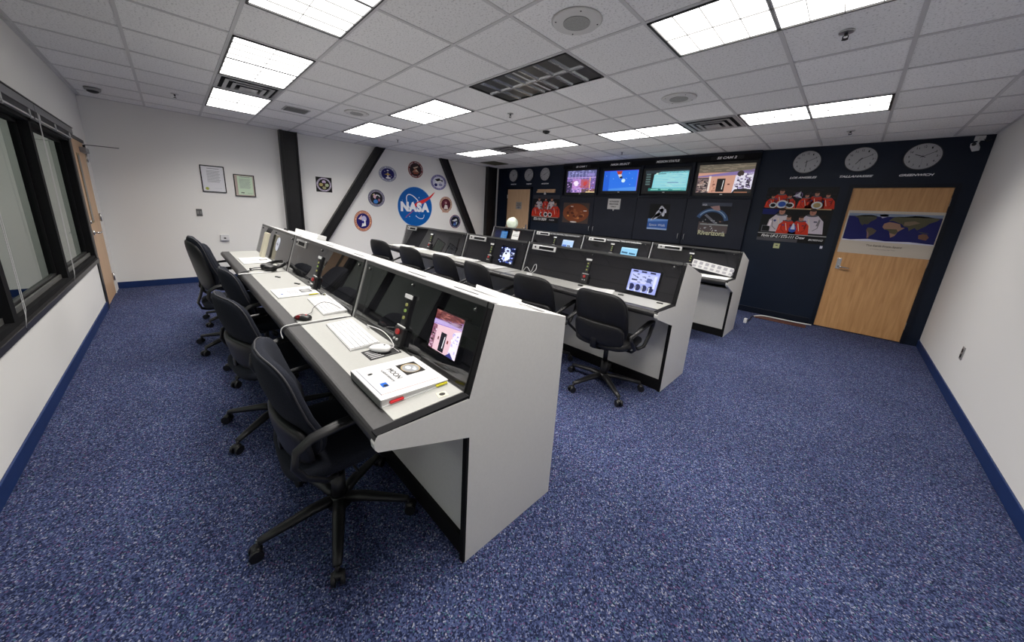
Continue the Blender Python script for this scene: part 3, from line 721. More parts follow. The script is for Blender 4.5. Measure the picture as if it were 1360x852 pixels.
# ------------------------------------------------------------------ office chairs
def bend_back(hw, hh, wrap, lean, lum):
    def f(p):
        k = p.z/hh; u = p.x/hw
        w = 1-.10*max(0, -k)**2-.06*max(0, k)**2
        return Vector((p.x*w, p.y+wrap*u*u-lean*k-lum*(1-k*k)*.0+lum*math.exp(-((k+.45)/.4)**2), p.z))
    return f
def chair(kind):
    t = thing('office_chair', 'x', 'chair')
    cm = FAB if kind != 'vinyl' else VINYL
    tall = kind == 'tall'
    hh = .25 if tall else .225; hw = .235; zc = .86 if tall else (.715 if kind == 'fabric' else .70); yb = -.20 if kind != 'vinyl' else -.245; lean = .045
    b = MB()
    # seat: outline in XY
    def seatfn(p): return Vector((p.x*(1-.06*(p.z < 0)), -p.z, p.y-.012*(max(0, -p.z/.24))**3*2+.010*(p.x/.25)**2))
    b.sup((0, .02, .465), (.25, .042, .245), (.5, .55), cm, fn=seatfn, nu=40, nv=16); b.build('seat', t)
    b = MB(); b.sup((0, .02, .435), (.20, .022, .19), (.5, .5), BLACK, fn=lambda p: Vector((p.x, -p.z, p.y)), nu=28, nv=8); b.box(-.07, .07, -.12, .12, .385, .425, BLACK, .01); b.build('seat_pan', t)
    b = MB(); b.sup((0, yb, zc), (hw, .036, hh), (.48, .6), cm, fn=bend_back(hw, hh, .060, lean, .03), nu=44, nv=16); bk = b.build('backrest', t)
    b = MB(); b.sup((0, yb-.022, zc-hh*.58 if not tall else zc-.02), (hw*.96, .028, hh*.44 if not tall else hh*.95), (.5, .6), BLACK if kind != 'vinyl' else VINYL, fn=lambda p: Vector((p.x, p.y+.060*(p.x/hw)**2-(lean*((p.z-hh*.58)/hh) if not tall else lean*p.z/hh), p.z)), nu=40, nv=14); b.build('back_shell', t)
    # piping around the cushion edge
    pts = []
    bf = bend_back(hw, hh, .060, lean, .03)
    for k in range(48):
        th = 2*PI*k/48; pw = lambda x, e: math.copysign(abs(x)**e, x)
        q = bf(Vector((hw*1.0*pw(math.cos(th), .48), -.008, hh*1.0*pw(math.sin(th), .48)))); pts.append(q+Vector((0, yb, zc)))
    b = MB(); b.tube(pts, .004, PIPING if kind != 'vinyl' else VINYL, n=6, closed=True); b.build('piping', bk)
    # back support bar
    b = MB()
    if tall: b.tube([(0, -.05, .41), (0, -.18, .405), (0, -.235, .42), (0, -.255, .48), (0, -.225, .56), (0, -.20, .66)], .016, BLACK, n=8, flat=(2.6, .7))
    else: b.tube([(0, -.05, .41), (0, -.16, .405), (0, yb-.005, .44), (0, yb-.01, .52), (0, yb, .60)], .012, BLACK, n=8, flat=(2.4, .6))
    b.build('back_bar', t)
    for s in (-1, 1):
        b = MB()
        if kind == 'vinyl':
            P = [(s*.18, -.05, .425), (s*.25, -.06, .43), (s*.285, -.09, .47), (s*.295, -.19, .55), (s*.295, -.22, .605), (s*.298, -.06, .645), (s*.298, .10, .672), (s*.298, .15, .668), (s*.296, .165, .63), (s*.29, .14, .54), (s*.28, .09, .455), (s*.25, .06, .43), (s*.18, .05, .425)]
            b.tube(P, [.012]*4+[.014, .018, .02, .018, .014]+[.012]*4, BLACK, n=10, flat=(1.25, .85))
        else:
            P = [(s*.16, -.05, .425), (s*.23, -.06, .43), (s*.27, -.10, .46), (s*.285, -.17, .52), (s*.29, -.20, .58), (s*.29, -.19, .64), (s*.29, -.14, .675), (s*.285, -.05, .688), (s*.28, .04, .692), (s*.28, .065, .688)]
            b.tube(P, [.009, .010, .012, .012, .012, .013, .015, .017, .016, .009], BLACK, n=10, flat=(1.3, .8))
        b.build('armrest', t)
    b = MB(); b.cyl((0, 0, .10), (0, 0, .25), .032, BLACK, n=20); b.cyl((0, 0, .25), (0, 0, .40), .020, BLACK, n=16); b.cyl((0, 0, .075), (0, 0, .13), .055, BLACK, r1=.04, n=20); b.tube([(.02, 0, .405), (.14, .02, .40), (.22, .03, .395)], .006, BLACK, n=6); b.build('gas_column', t)
    for k in range(5):
        a = 2*PI*k/5+chair.a0; c, s = math.cos(a), math.sin(a)
        b = MB(); b.tube([(.02*c, .02*s, .108), (.12*c, .12*s, .108), (.26*c, .26*s, .088), (.325*c, .325*s, .078)], [.030, .028, .022, .018], BLACK, n=8, flat=(1.0, .75)); lg = b.build('leg', t)
        b = MB(); X, Y = .325*c, .325*s; px, py = -s, c
        b.cyl((X, Y, .03), (X, Y, .08), .009, BLACK, n=10)
        for q in (-1, 1): b.cyl((X+px*q*.009+c*.012, Y+py*q*.009+s*.012, .027), (X+px*q*.026+c*.012, Y+py*q*.026+s*.012, .027), .026, BLACK, n=18)
        b.sup((X+c*.008, Y+s*.008, .042), (.022, .022, .018), (.8, .8), BLACK, nu=12, nv=6); b.build('caster', lg)
    return t
def place(proto, first, x, y, rot, label, group, base=None):
    o = proto if first else copy_tree(proto)
    if base is not None:
        for ch in o.children:
            if ch.name.startswith('leg'): ch.rotation_euler = (0, 0, R(base)-rot)
    o.location = (x, y, 0); o.rotation_euler = (0, 0, rot); o['label'] = label; o['group'] = group; return o
R = math.radians
chair.a0 = 0
vin = chair('vinyl')
fab = chair('fabric')
tal = chair('tall')
G1 = 'dark fabric swivel chairs at the nearest console row'; G2 = 'black vinyl swivel chairs at the middle console row'
R = math.radians
place(fab, True, 6.24, 1.175, R(-3), 'dark fabric swivel chair nearest the camera, at the near end of the nearest row', G1, -20)
place(fab, False, 5.22, 1.13, R(8), 'dark fabric swivel chair second from the camera, at the red mouse', G1, -53)
place(fab, False, 4.32, 1.22, R(3), 'dark fabric swivel chair pushed in third along the nearest row', G1, -52)
place(fab, False, 2.57, 1.17, R(-4), 'dark fabric swivel chair hidden behind the high-backed one', G1, -53)
place(tal, True, 3.47, 1.08, R(3), 'tall high-backed dark chair towards the far end of the nearest row', G1, -52)
place(vin, True, 6.40, 3.39, R(0), 'black vinyl swivel chair on open carpet at the near end of the middle row', G2, -37)
for x, rr, lb in ((5.65, 6, 'black vinyl chair second from the near end of the middle row'), (4.84, -3, 'black vinyl chair third from the near end of the middle row'), (4.17, 2, 'black vinyl chair fourth from the near end of the middle row, before the off monitor'),
                  (3.27, 10, 'black vinyl chair fifth from the near end of the middle row'), (2.24, 14, 'black vinyl chair at the far end of the middle row')):
    place(vin, False, x, 3.38, R(rr), lb, G2)

# ------------------------------------------------------------------ things on the nearest desk
SZ = .8146
def flat(p, name, label, cat, x, y, z, rot=0, parent=None):
    """lay a picture flat: u -> x, v -> y"""
    o = p.build(name, parent, loc=(x, y, z), rot=(-PI/2, 0, rot)); tag(o, label, cat); return o
# binder / book with tabs
def binder(label, x, y, rot, big=True, size=(.27, .27)):
    t = thing('ring_binder' if big else 'booklet', label, 'binder' if big else 'booklet', (x, y, SZ), rot)
    w, d, hh = (.265, .28, .030) if big else (*size, .008)
    b = MB()
    if big:
        b.prism([(-w/2, .004), (w/2, .004), (w/2, .014), (-w/2, hh-.002)], -d/2+.006, d/2-.006, PAPER, axis='y'); b.build('pages', t)
        b = MB(); b.box(-w/2-.004, w/2, -d/2, d/2, 0, .004, WHITE); b.prism([(-w/2-.004, hh-.003), (w/2, .0145), (w/2, .0185), (-w/2-.004, hh+.001)], -d/2, d/2, WHITE, axis='y'); b.box(-w/2-.006, -w/2-.002, -d/2, d/2, 0, hh, mat('grey_spine', (.25, .25, .25), .5)); b.build('cover', t)
        tilt = math.atan2(hh+.001-.0185, w+.004)
        p = Pic(rough=.35); p.L = 0
        # cover artwork: local u runs along +y of the binder, v along -x (title reads from the side)
        # u runs along the hinge edge, v away from the reader
        U = lambda q: (q-.5)*.275; V = lambda q: (q-.5)*.262
        p.L = 1; p.rect(U(.02), U(.90), V(.035), V(.043), (.35, .38, .45)); p.rect(U(.885), U(.892), V(.03), V(.97), (.80, .45, .45)); p.rect(U(.95), U(.953), V(.03), V(.97), (.6, .6, .62))
        p.rect(U(.19), U(.57), V(.58), V(.90), (.13, .12, .12)); p.L = 2; p.ell(U(.38), V(.74), .044, .038, (.66, .58, .42)); p.L = 3; p.ell(U(.39), V(.735), .039, .033, (.56, .57, .58)); p.L = 4; p.ell(U(.36), V(.71), .015, .011, (.88, .90, .92)); p.ell(U(.45), V(.77), .012, .008, (.80, .82, .84), n=14); p.ell(U(.40), V(.80), .010, .005, (.7, .72, .75), n=14)
        p.L = 2; p.text('MOON', U(.42), V(.455), .098, .024, (.12, .12, .14)); p.text('Laboratory', U(.44), V(.34), .115, .017, (.15, .15, .18)); p.text('LUNAR', U(.38), V(.945), .09, .009, (.35, .35, .4), spacing=1.7)
        p.rect(U(.60), U(.72), V(.14), V(.23), (.10, .36, .72)); p.L = 3; p.ell(U(.69), V(.19), .008, .008, (.1, .1, .1)); p.L = 2; p.ell(U(.262), V(.155), .007, .009, (.2, .2, .2)); p.rect(U(.2), U(.32), V(.115), V(.122), (.6, .6, .62))
        o = p.build('cover_print', t, loc=(.0, 0, (hh+.0185)/2+.0012)); o.rotation_euler = (Matrix.Rotation(tilt, 4, 'Y') @ Matrix.Rotation(-PI/2, 4, 'Z') @ Matrix.Rotation(-PI/2, 4, 'X')).to_euler()
        b = MB(); b.box(.08, .128, -d/2-.004, -d/2+.01, .005, .011, mat('yellow_tab', (.75, .68, .03), .5)); b.build('yellow_tab', t)
        b = MB(); b.box(-.105, -.055, -d/2-.004, -d/2+.01, .006, .013, mat('red_tab', (.65, .02, .03), .5)); b.build('red_tab', t)
    else:
        b.box(-w/2, w/2, -d/2, d/2, 0, hh, PAPER, .002); b.build('pages', t)
        p = Pic(); p.L = 1; p.rect(.03, .105, -.06, .04, (.3, .3, .3)); p.L = 2; p.ell(.067, -.01, .03, .035, (.6, .6, .6)); p.L = 1
        for k in range(5): p.rect(-.045+.012*k, -.040+.012*k, -.07, .05, (.45, .45, .5))
        p.ell(-.09, .04, .008, .01, (.4, .4, .4)); p.rect(-.10, -.085, -.06, -.03, (.2, .3, .55))
        p.build('cover_print', t, loc=(0, 0, hh+.0003), rot=(-PI/2, 0, 0))
    return t
# binder axes: x of binder = world y?  (spine towards the chair, title read from the near end)
bt = binder('thick white ring binder with a moon picture, red and yellow tabs', 6.567, 1.337, R(90)-R(0))
bt.rotation_euler = (0, 0, R(90)); bt.location = (6.567, 1.337, SZ)
bt.scale = (1.02, .98, 1)
b2 = binder('white printed booklet with a grey picture beside the keyboard on the middle unit', 4.885, 1.350, R(0), big=False, size=(.265, .27)); b2.rotation_euler = (0, 0, R(90))
b3 = binder('white printed booklet at the far end of the nearest row by the headset', 3.21, 1.350, R(0), big=False, size=(.26, .42)); b3.rotation_euler = (0, 0, R(90))
b = MB(); b.box(-.03, .03, -.006, .006, 0, .006, mat('yellow_tab', (.75, .68, .03)), .001); b.build('yellow_tab', b2, loc=(.09, -.137, .004))

def keyboard(label, x, y, rot, w=.43, d=.145, group='flat white keyboards'):
    t = thing('keyboard', label, 'keyboard', (x, y, SZ), rot, group)
    b = MB(); b.prism([(-d/2, 0), (d/2, 0), (d/2, .016), (-d/2, .007)], -w/2, w/2, ALU); b.box(-w/2, w/2, -d/2, d/2, .0, .003, WHITE, .001); b.build('body', t)
    b = MB(); rows = [(13, .8), (14, 1), (14, 1), (13, 1), (12, 1), (9, 1)]
    b.M = Matrix.Translation((0, 0, .0118)) @ Matrix.Rotation(math.atan2(.009, d), 4, 'X')
    yy = d/2-.006
    for n, hk in rows:
        ph = .0205*hk*d/.125; pw = (w-.012)/n
        for k in range(n):
            x0 = -w/2+.006+k*pw; b.box(x0+.0015, x0+pw-.0015, yy-ph+.0025, yy, 0, .003, WHITE)
        yy -= ph
    o = b.build('keys', t); return t
keyboard('white aluminium keyboard beside the white mouse on the near desk unit', 5.968, 1.366, R(-3), .43, .140)
keyboard('white keyboard with a black cable over it on the middle desk unit', 5.352, 1.428, R(-3), .44, .140)
def mouse(label, x, y, rot, m, red=False, z=SZ, cat='mouse'):
    t = thing('computer_mouse', label, cat, (x, y, z), rot)
    b = MB(); b.sup((0, 0, .012), (.030, .016, .052), (.75, .9), m, fn=lambda p: Vector((p.x, -p.z, max(p.y, -.012)*(1.15 if p.y > 0 else 1)*(1-.25*(p.z/.052)))), nu=24, nv=12); b.build('shell', t)
    b = MB(); b.cyl((-.004, .022, .026), (.004, .022, .026), .007, BLACK if not red else RED, n=12); b.build('scroll_wheel', t)
    if red:
        b = MB(); b.sup((0, -.01, .0135), (.031, .014, .03), (.75, .9), mat('dark_red_gloss', (.10, .004, .006), .2), fn=lambda p: Vector((p.x, -p.z, max(p.y, -.012)*1.2)), nu=20, nv=10); b.build('side_panel', t)
    return t
p = Pic(); p.slab(-.075, .075, -.055, .055, .0015, (.07, .07, .08)); p.L = 1
for k in range(5): p.rect(-.065, -.03+.006*k, .03-.018*k, .036-.018*k, (.75, .75, .75))
p.rect(.0, .066, .043, .0455, (.8, .8, .8)); p.rect(.0, .066, -.045, -.043, (.5, .5, .5)); p.rect(.066, .069, -.045, .045, (.8, .8, .8))
flat(p, 'mouse_pad', 'small black mouse pad with white print under the white mouse', 'mouse pad', 6.272, 1.394, SZ+.0016, R(90))
mouse('smooth white mouse on the black pad beside the binder', 6.255, 1.395, R(-50), WHITE, z=SZ+.003)
mouse('black and dark red mouse at the edge of the middle desk unit', 5.575, 1.235, R(-55), BLACK, red=True)
def cable(name, label, pts, r, m, cat='cable', sub=4):
    # Catmull-Rom through the points
    P = [Vector(q) for q in pts]; out = []
    for i in range(len(P)-1):
        p0, p1, p2, p3 = P[max(i-1, 0)], P[i], P[i+1], P[min(i+2, len(P)-1)]
        for k in range(sub):
            u = k/sub; out.append(.5*((2*p1)+(-p0+p2)*u+(2*p0-5*p1+4*p2-p3)*u*u+(-p0+3*p1-3*p2+p3)*u**3))
    out.append(P[-1])
    b = MB(); b.tube(out, r, m, n=7); return tag(b.build(name), label, cat)
z = SZ+.003
cable('mouse_cable', 'white cable rising in loops behind the white mouse', [(6.285, 1.43, z+.012), (6.26, 1.462, z+.01), (6.20, 1.47, z+.03), (6.14, 1.455, z+.055), (6.06, 1.43, z+.06), (6.0, 1.44, z+.045), (5.96, 1.47, z+.01), (5.90, 1.475, z)], .0022, WHITE)
cable('mouse_cable', 'thin black cable from the dark red mouse over the white keyboard', [(5.535, 1.262, z+.008), (5.50, 1.30, z+.01), (5.44, 1.33, z+.022), (5.36, 1.40, z+.025), (5.40, 1.44, z+.024), (5.50, 1.455, z+.02), (5.58, 1.475, z)], .0018, BLACK)
cable('keyboard_cable', 'white cable curled behind the keyboard of the middle desk unit', [(5.20, 1.465, z+.012), (5.12, 1.470, z+.015), (5.17, 1.475, z+.035), (5.26, 1.473, z+.030), (5.33, 1.476, z+.020), (5.36, 1.478, z+.004)], .0025, WHITE)
cable('cable_tie', 'white cable wrapped over the desk seam beside the near unit', [(5.66, 1.45, z), (5.65, 1.30, z), (5.645, 1.16, z+.001), (5.642, 1.12, z-.008), (5.645, 1.108, z-.035), (5.66, 1.112, z-.065)], .0028, WHITE)
p = Pic(); p.slab(-.02, .02, -.017, .017, .001, (.82, .80, .72)); p.L = 1; p.ell(0, 0, .012, .010, (.12, .12, .1))
flat(p, 'sticker', 'small cream sticker with a black dot at the desk end corner', 'sticker', 6.757, 1.410, SZ+.0012, R(80))
for x, y, lb in ((4.60, 1.43, 'small black clip on the far side of the middle unit booklet'), (4.25, 1.36, 'small black clip beside the headset on the desk')):
    b = MB(); b.box(-.03, .03, -.008, .008, 0, .008, BLACK, .002); tag(b.build('paper_clip', loc=(x, y, SZ), rot=(0, 0, R(20))), lb, 'clip')
# headset
t = thing('headset', 'black headset lying on the nearest row beside the desk seam', 'headset', (3.86, 1.40, SZ), R(15))
for sx, sy, sz in ((-.06, -.03, .030), (.05, -.05, .030)):
    b = MB(); b.sup((0, 0, 0), (.052, .028, .052), (.9, .5), BLACK, fn=lambda p: Vector((p.x, -p.z, p.y)), nu=24, nv=12); b.build('ear_cup', t, loc=(sx, sy, sz))
b = MB(); b.tube([(-.10, -.03, .035), (-.115, .02, .05), (-.08, .075, .066), (0, .095, .074), (.08, .07, .066), (.115, .01, .05), (.095, -.05, .035)], .013, BLACK, n=8, flat=(.7, 1.3)); b.build('headband', t)
b = MB(); b.tube([(-.08, -.06, .022), (-.10, -.11, .02), (-.10, -.15, .016)], .0045, BLACK, n=6); b.sph((-.10, -.155, .014), .010, BLACK, 10, 8); b.build('microphone_boom', t)
cable('headset_cable', 'black cable running from the headset over the desk edge', [(3.84, 1.34, z+.002), (3.80, 1.26, z+.002), (3.86, 1.20, z+.002), (3.90, 1.145, z+.002), (3.92, 1.10, z-.010), (3.93, 1.092, z-.06), (3.98, 1.10, z-.10)], .0045, BLACK)
b = MB(); b.box(3.962, 3.988, 1.112, 1.36, SZ+.0005, SZ+.005, CORD, .001); tag(b.build('seam_strip'), 'white strip over the desk seam beside the headset', 'strip')
# binder standing against the far unit's glass, round dial
b = MB(); b.box(-.06, .06, -.04, .0, 0, .29, mat('cream_board', (.62, .58, .45), .6), .004)
o = b.build('magazine_file', loc=Vector((2.98, 1.462, .8155)), rot=(TILT, 0, 0)); tag(o, 'cream magazine file leaning on the glass of the far unit', 'file')
p = Pic(); p.disc(0, 0, .075, .075, .003, (.80, .82, .88)); p.L = 1; p.rect(-.06, .06, -.003, .003, (.5, .52, .6)); p.ell(0, 0, .02, .02, (.5, .5, .55)); 
o = p.build('paper_disc', loc=(3.36, 1.487+SL.y*.21-.0045, .805+SL.z*.21+.001), rot=(TILT, 0, 0)); tag(o, 'round white paper dial stuck to the glass of the far unit', 'disc')
# on top of the nearest row
TN = Matrix.Rotation(-.2838, 4, 'X')
def ontop(xw, row, yl): return Vector((xw, PROF_Y+DY*row+yl, 1.155-(yl-.461)*.2918))
t = thing('metal_bracket', 'long white metal bracket lying on top of the nearest console', 'bracket', ontop(6.50, 0, .80)+Vector((0, 0, .001)), (-.2838, 0, R(-4)))
b = MB(); b.box(-.24, .14, -.022, .022, 0, .003, WHITE); b.box(-.24, .14, .019, .022, .003, .028, WHITE); b.box(-.24, .14, -.022, -.020, .003, .010, WHITE); b.build('channel', t)
b = MB(); b.tube([(.14, -.01, .012), (.2, .0, .014), (.30, .02, .012)], .004, WHITE, n=6); b.tube([(.14, .014, .014), (.22, .02, .010), (.30, .022, .008)], .004, WHITE, n=6); b.build('rod', t)
for q in (-.20, .10):
    b = MB(); b.cyl((q, .0, .003), (q, .0, .005), .006, BLACK, n=10); b.build('screw', t)
b = MB(); b.box(-.50, .50, -.05, .05, 0, .055, PAPER, .002); o = b.build('flat_carton', loc=ontop(2.84, 0, .85)+Vector((0, 0, .016)), rot=(0, 0, 0)); tag(o, 'long white flat carton on top of the far nearest-row unit', 'box')
o.rotation_euler = (-.2838, 0, 0); o.location = ontop(2.84, 0, .86)+Vector((0, 0, .001))
b = MB()
for q in range(4): b.cyl((q*.045, 0, .01), (q*.045+.03, 0, .012), .010, BLACK, n=10)
b.box(-.02, .17, -.004, .004, 0, .006, BLACK); o = b.build('plug_strip', loc=ontop(2.20+.3, 0, .66)+Vector((0, 0, .002)), rot=(-.2838, 0, 0)); tag(o, 'small black plugs on the console top before the steel column', 'plugs')

# ------------------------------------------------------------------ things on the middle and rear desks
def sheet(label, x, y, w, d, rot, n=3, cat='papers', tint=(.86, .86, .87)):
    t = thing('paper_stack', label, cat, (x, y, SZ), rot)
    for k in range(n):
        b = MB(); b.M = Matrix.Translation((k*.008, -k*.006, k*.0022)) @ Matrix.Rotation(R(k*4), 4, 'Z'); b.box(-w/2, w/2, -d/2, d/2, 0, .002, PAPER); b.build('sheet', t)
    p = Pic(); 
    for k in range(4): p.rect(-w*.35, w*.30, d*(.3-.18*k), d*(.33-.18*k), (.55, .56, .6))
    p.build('print', t, loc=(.006, 0, n*.0022+.0004), rot=(-PI/2, 0, R((n-1)*4)))
    return t
sheet('white papers behind the near black vinyl chair on the middle desk', 6.12, 3.57, .30, .22, R(12))
sheet('white papers lit blue by the speckled picture on the middle desk', 4.66, 3.56, .30, .24, R(-8), 4)
sheet('white papers at the far end of the middle desk', 2.35, 3.56, .34, .22, R(15), 3)
sheet('second white papers along the far middle desk', 2.85, 3.60, .26, .2, R(-10), 2)
sheet('papers before the off monitor on the middle desk', 3.50, 3.60, .30, .22, R(6), 2)
keyboard('white keyboard on the middle desk before the intercom', 4.10, 3.60, R(4), .42, .12)
mouse('round white mouse on the middle desk with looping cord', 5.31, 3.53, R(60), WHITE)
cable('mouse_cable', 'white cord standing in two loops on the middle desk', [(5.29, 3.57, z+.012), (5.32, 3.62, z+.06), (5.29, 3.66, z+.11), (5.24, 3.68, z+.09), (5.20, 3.68, z+.01), (5.15, 3.68, z+.05), (5.11, 3.69, z+.05), (5.07, 3.69, z)], .003, WHITE)
for x, y, lb in ((6.36, 3.60, 'black clip on the middle desk under the flight deck picture'), (6.70, 3.62, 'small black clip at the near corner of the middle desk')):
    b = MB(); b.box(-.025, .025, -.009, .009, 0, .008, BLACK, .002); tag(b.build('paper_clip', loc=(x, y, SZ), rot=(0, 0, R(10))), lb, 'clip')
b = MB(); b.box(-.025, .025, -.012, .012, 0, .012, BLACK, .003); tag(b.build('desk_plug', loc=(5.93, 3.60, SZ)), 'small black plug at the foot of the middle row intercom', 'plug')
sheet('white papers on the second rear desk unit', 4.30, 5.82, .3, .22, R(5), 2)
sheet('white papers on the third rear desk unit', 5.50, 5.82, .3, .22, R(-5), 2)
sheet('white papers at the near end of the rear desk', 6.55, 5.72, .34, .22, R(4), 2)
# gridded chart leaning against the glass, end of the rear row
p = Pic(); W_, H_ = .50, .115
p.slab(-.25, .25, 0, H_, .002, (.84, .84, .84)); p.L = 1
for k in range(7): p.rect(-.235+.075*k, -.190+.075*k, .06, .10, (.62, .62, .64)); p.rect(-.235+.075*k, -.190+.075*k, .015, .045, (.66, .66, .68))
yy = PROF_Y+2*DY+.357
o = p.build('grid_chart', loc=(6.465, yy+SL.y*.05-.009, .805+SL.z*.05+.002), rot=(TILT, R(7), 0)); tag(o, 'white gridded chart leaning on the glass at the near end of the rear row', 'chart')
for xx, lb in ((4.47, 'white gridded chart lying before the third rear console glass'), (5.72, 'white gridded chart lying before the near rear console glass')):
    p = Pic(); p.slab(-.14, .14, 0, .075, .002, (.82, .82, .82)); p.L = 1
    for k in range(4): p.rect(-.12+.065*k, -.08+.065*k, .04, .065, (.6, .6, .62)); p.rect(-.12+.065*k, -.08+.065*k, .01, .03, (.64, .64, .66))
    o = p.build('grid_chart', loc=(xx, yy+SL.y*.02-.009, .805+SL.z*.02+.002), rot=(TILT, R(3), 0)); tag(o, lb, 'chart')
# clipboard on the far rear unit
t = thing('clipboard', 'clipboard with white paper on the far rear console glass', 'clipboard', (2.72, yy+SL.y*.10-.006, .805+SL.z*.10+.002), (TILT, 0, 0))
b = MB(); b.box(-.11, .11, .0, .003, 0, .215, BROWN); b.build('board', t)
b = MB(); b.box(-.10, .10, -.0012, -.0002, .005, .20, PAPER); b.build('sheet', t)
b = MB(); b.box(-.035, .035, -.008, .0, .195, .222, BLACK, .003); b.build('clamp', t)
b = MB(); b.box(-.08, .08, -.0016, -.0013, .09, .10, LEDGE); b.box(-.08, .08, -.0016, -.0013, .12, .125, LEDGE); b.build('print', t)
# globe
t = thing('globe', 'pale green white globe standing on the far end of the rear console', 'globe', ontop(2.28, 2, .74)+Vector((0, 0, .002)))
GL = mat('pale_globe', (.62, .70, .58), .3, spec=.5, var=.14, scale=14)
b = MB(); b.cyl((0, 0, -.01), (0, 0, .012), .06, BLACK, r1=.05, n=24); b.cyl((0, 0, .012), (0, 0, .04), .010, BLACK, n=10); b.build('stand', t)
b = MB(); b.sph((0, 0, .165), .132, GL, 36, 20); b.build('ball', t)
b = MB(); b.tube([(.137*math.cos(a), 0, .165+.137*math.sin(a)) for a in [R(-90+k*12) for k in range(16)]], .003, ALU, n=6); b.build('meridian', t)

# ------------------------------------------------------------------ framed things on the far wall
def farwall(p, name, label, cat, y, z, d=.004, group=None, parent=None):
    o = p.build(name, parent, loc=(d, y, z), rot=(0, 0, PI/2)); return tag(o, label, cat, group) if not parent else o
def certificate(y0, y1, z0, z1, paper, label, green):
    w, h = y1-y0, z1-z0
    t = thing('framed_certificate', label, 'certificate', (.001, y0, z0), PI/2)
    b = MB(); f = .014
    b.box(0, w, -.018, 0, 0, f, BLACK, .002); b.box(0, w, -.018, 0, h-f, h, BLACK, .002); b.box(0, f, -.018, 0, f, h-f, BLACK, .002); b.box(w-f, w, -.018, 0, f, h-f, BLACK, .002); b.build('frame', t)
    p = Pic(); p.slab(f, w-f, f, h-f, .003, (.86, .86, .88) if not green else (.72, .66, .62)); p.L = 1
    if green: p.rect(.05, w-.03, .03, h-.025, (.78, .86, .76)); p.L = 2
    k = 12
    for q in range(k): p.rect(w*.25, w*(.80-.03*(q % 3)), h*(.80-.038*q), h*(.812-.038*q), (.55, .57, .58))
    p.rect(w*.28, w*.78, h*.88, h*.90, (.5, .52, .53)); 
    if green: p.rect(w*.30, w*.36, h*.15, h*.2, (.1, .1, .08)); p.rect(w*.38, w*.44, h*.15, h*.2, (.1, .1, .08)); p.rect(w*.6, w*.85, h*.15, h*.16, (.4, .45, .4))
    else: p.ell(w*.2, h*.13, w*.075, w*.075, (.66, .70, .30)); p.rect(w*.5, w*.8, h*.15, h*.155, (.6, .6, .7))
    p.build('print', t, loc=(0, -.010, 0))
    g = MB(); g.box(f, w-f, -.0145, -.0135, f, h-f, glass_mat('picture_glass', (1, 1, 1), 1.4) if 'picture_glass' not in MC else MC['picture_glass']); g.build('pane', t)
certificate(1.160, 1.475, 1.535, 1.965, 0, 'larger framed white certificate with a gold seal on the far wall', False)
certificate(1.588, 1.886, 1.492, 1.866, 0, 'smaller framed pale green certificate beside the white one', True)
t = thing('light_switch', 'small dark switch plate under the framed certificates', 'switch', (.001, 1.036, 1.128), PI/2)
b = MB(); b.box(0, .075, -.008, 0, 0, .12, mat('dark_plate', (.10, .10, .10), .4), .003); b.build('plate', t)
for q in (.02, .055):
    b = MB(); b.box(q-.012, q+.012, -.013, -.007, .04, .085, mat('grey_key', (.22, .22, .22), .4), .002); b.build('rocker', t)
t = thing('wall_outlet', 'small white outlet box on the far wall behind the tall chair', 'outlet', (.001, 1.30, .72), PI/2)
b = MB(); b.box(0, .12, -.04, 0, 0, .10, WHITE, .004); b.build('box', t)
b = MB(); b.box(.045, .075, -.043, -.039, .03, .05, BLACK); b.build('socket', t)
b = MB(); b.box(XR-.008, XR-.0005, 5.855, 5.93, .39, .51, mat('steel_plate', (.4, .4, .4), .35, metal=.6), .002); o = b.build('wall_outlet'); tag(o, 'steel outlet plate low on the right white wall', 'outlet')
b = MB(); b.box(XR-.011, XR-.007, 5.875, 5.91, .41, .44, BLACK); b.box(XR-.011, XR-.007, 5.875, 5.91, .46, .49, BLACK); b.build('socket', o)

# emblem
BL = (.0, .36, .68); WH = (.93, .94, .96); RD = (.84, .20, .20)
t = thing('round_emblem', 'large round blue NASA emblem with a red swoosh on the far wall', 'emblem', (.003, 5.135, 1.478), PI/2)
r = .472
p = Pic(rough=.4); p.disc(0, 0, r+.012, r+.012, .002, (.75, .86, .93)); p.L = 1; p.ell(0, 0, r, r, BL, n=64)
p.build('disc', t)
p = Pic(rough=.4); p.L = 2
rnd = random.Random(11)
for k in range(26):
    a, q = rnd.uniform(0, 2*PI), rnd.uniform(.1, .93)*r; x, zz = q*math.cos(a), q*math.sin(a)
    if abs(zz) > .09: p.ell(x, zz, .006+.006*(k % 3 == 0), .006+.006*(k % 3 == 0), WH, n=8)
p.build('stars', t)
p = Pic(rough=.4); p.L = 3
p.arc(0.0, .0, .345, .150, .022, WH, rot=R(128), a0=R(-95), a1=R(85), n=40)
p.arc(0.0, .0, .345, .150, .015, WH, rot=R(128), a0=R(120), a1=R(212), n=30)
p.build('orbit', t)
p = Pic(rough=.4); p.L = 4
p.poly([(.565, .40), (.50, .36), (.42, .29), (.30, .225), (.16, .165), (.05, .12), (.12, .05), (.22, .10), (.33, .165), (.43, .235), (.505, .315)], RD)
p.poly([(.05, .12), (-.03, .06), (-.08, .0), (.02, .0), (.12, .05)], RD)
p.poly([(-.06, -.09), (-.12, -.13), (-.24, -.22), (-.30, -.29), (-.20, -.21), (-.08, -.12), (-.03, -.09)], (.70, .30, .40))
p.build('swoosh', t)
p = Pic(rough=.4); p.L = 6; p.text('NASA', 0, -.005, .80, .235, WH, bold=.065, spacing=1.12); p.build('lettering', t)

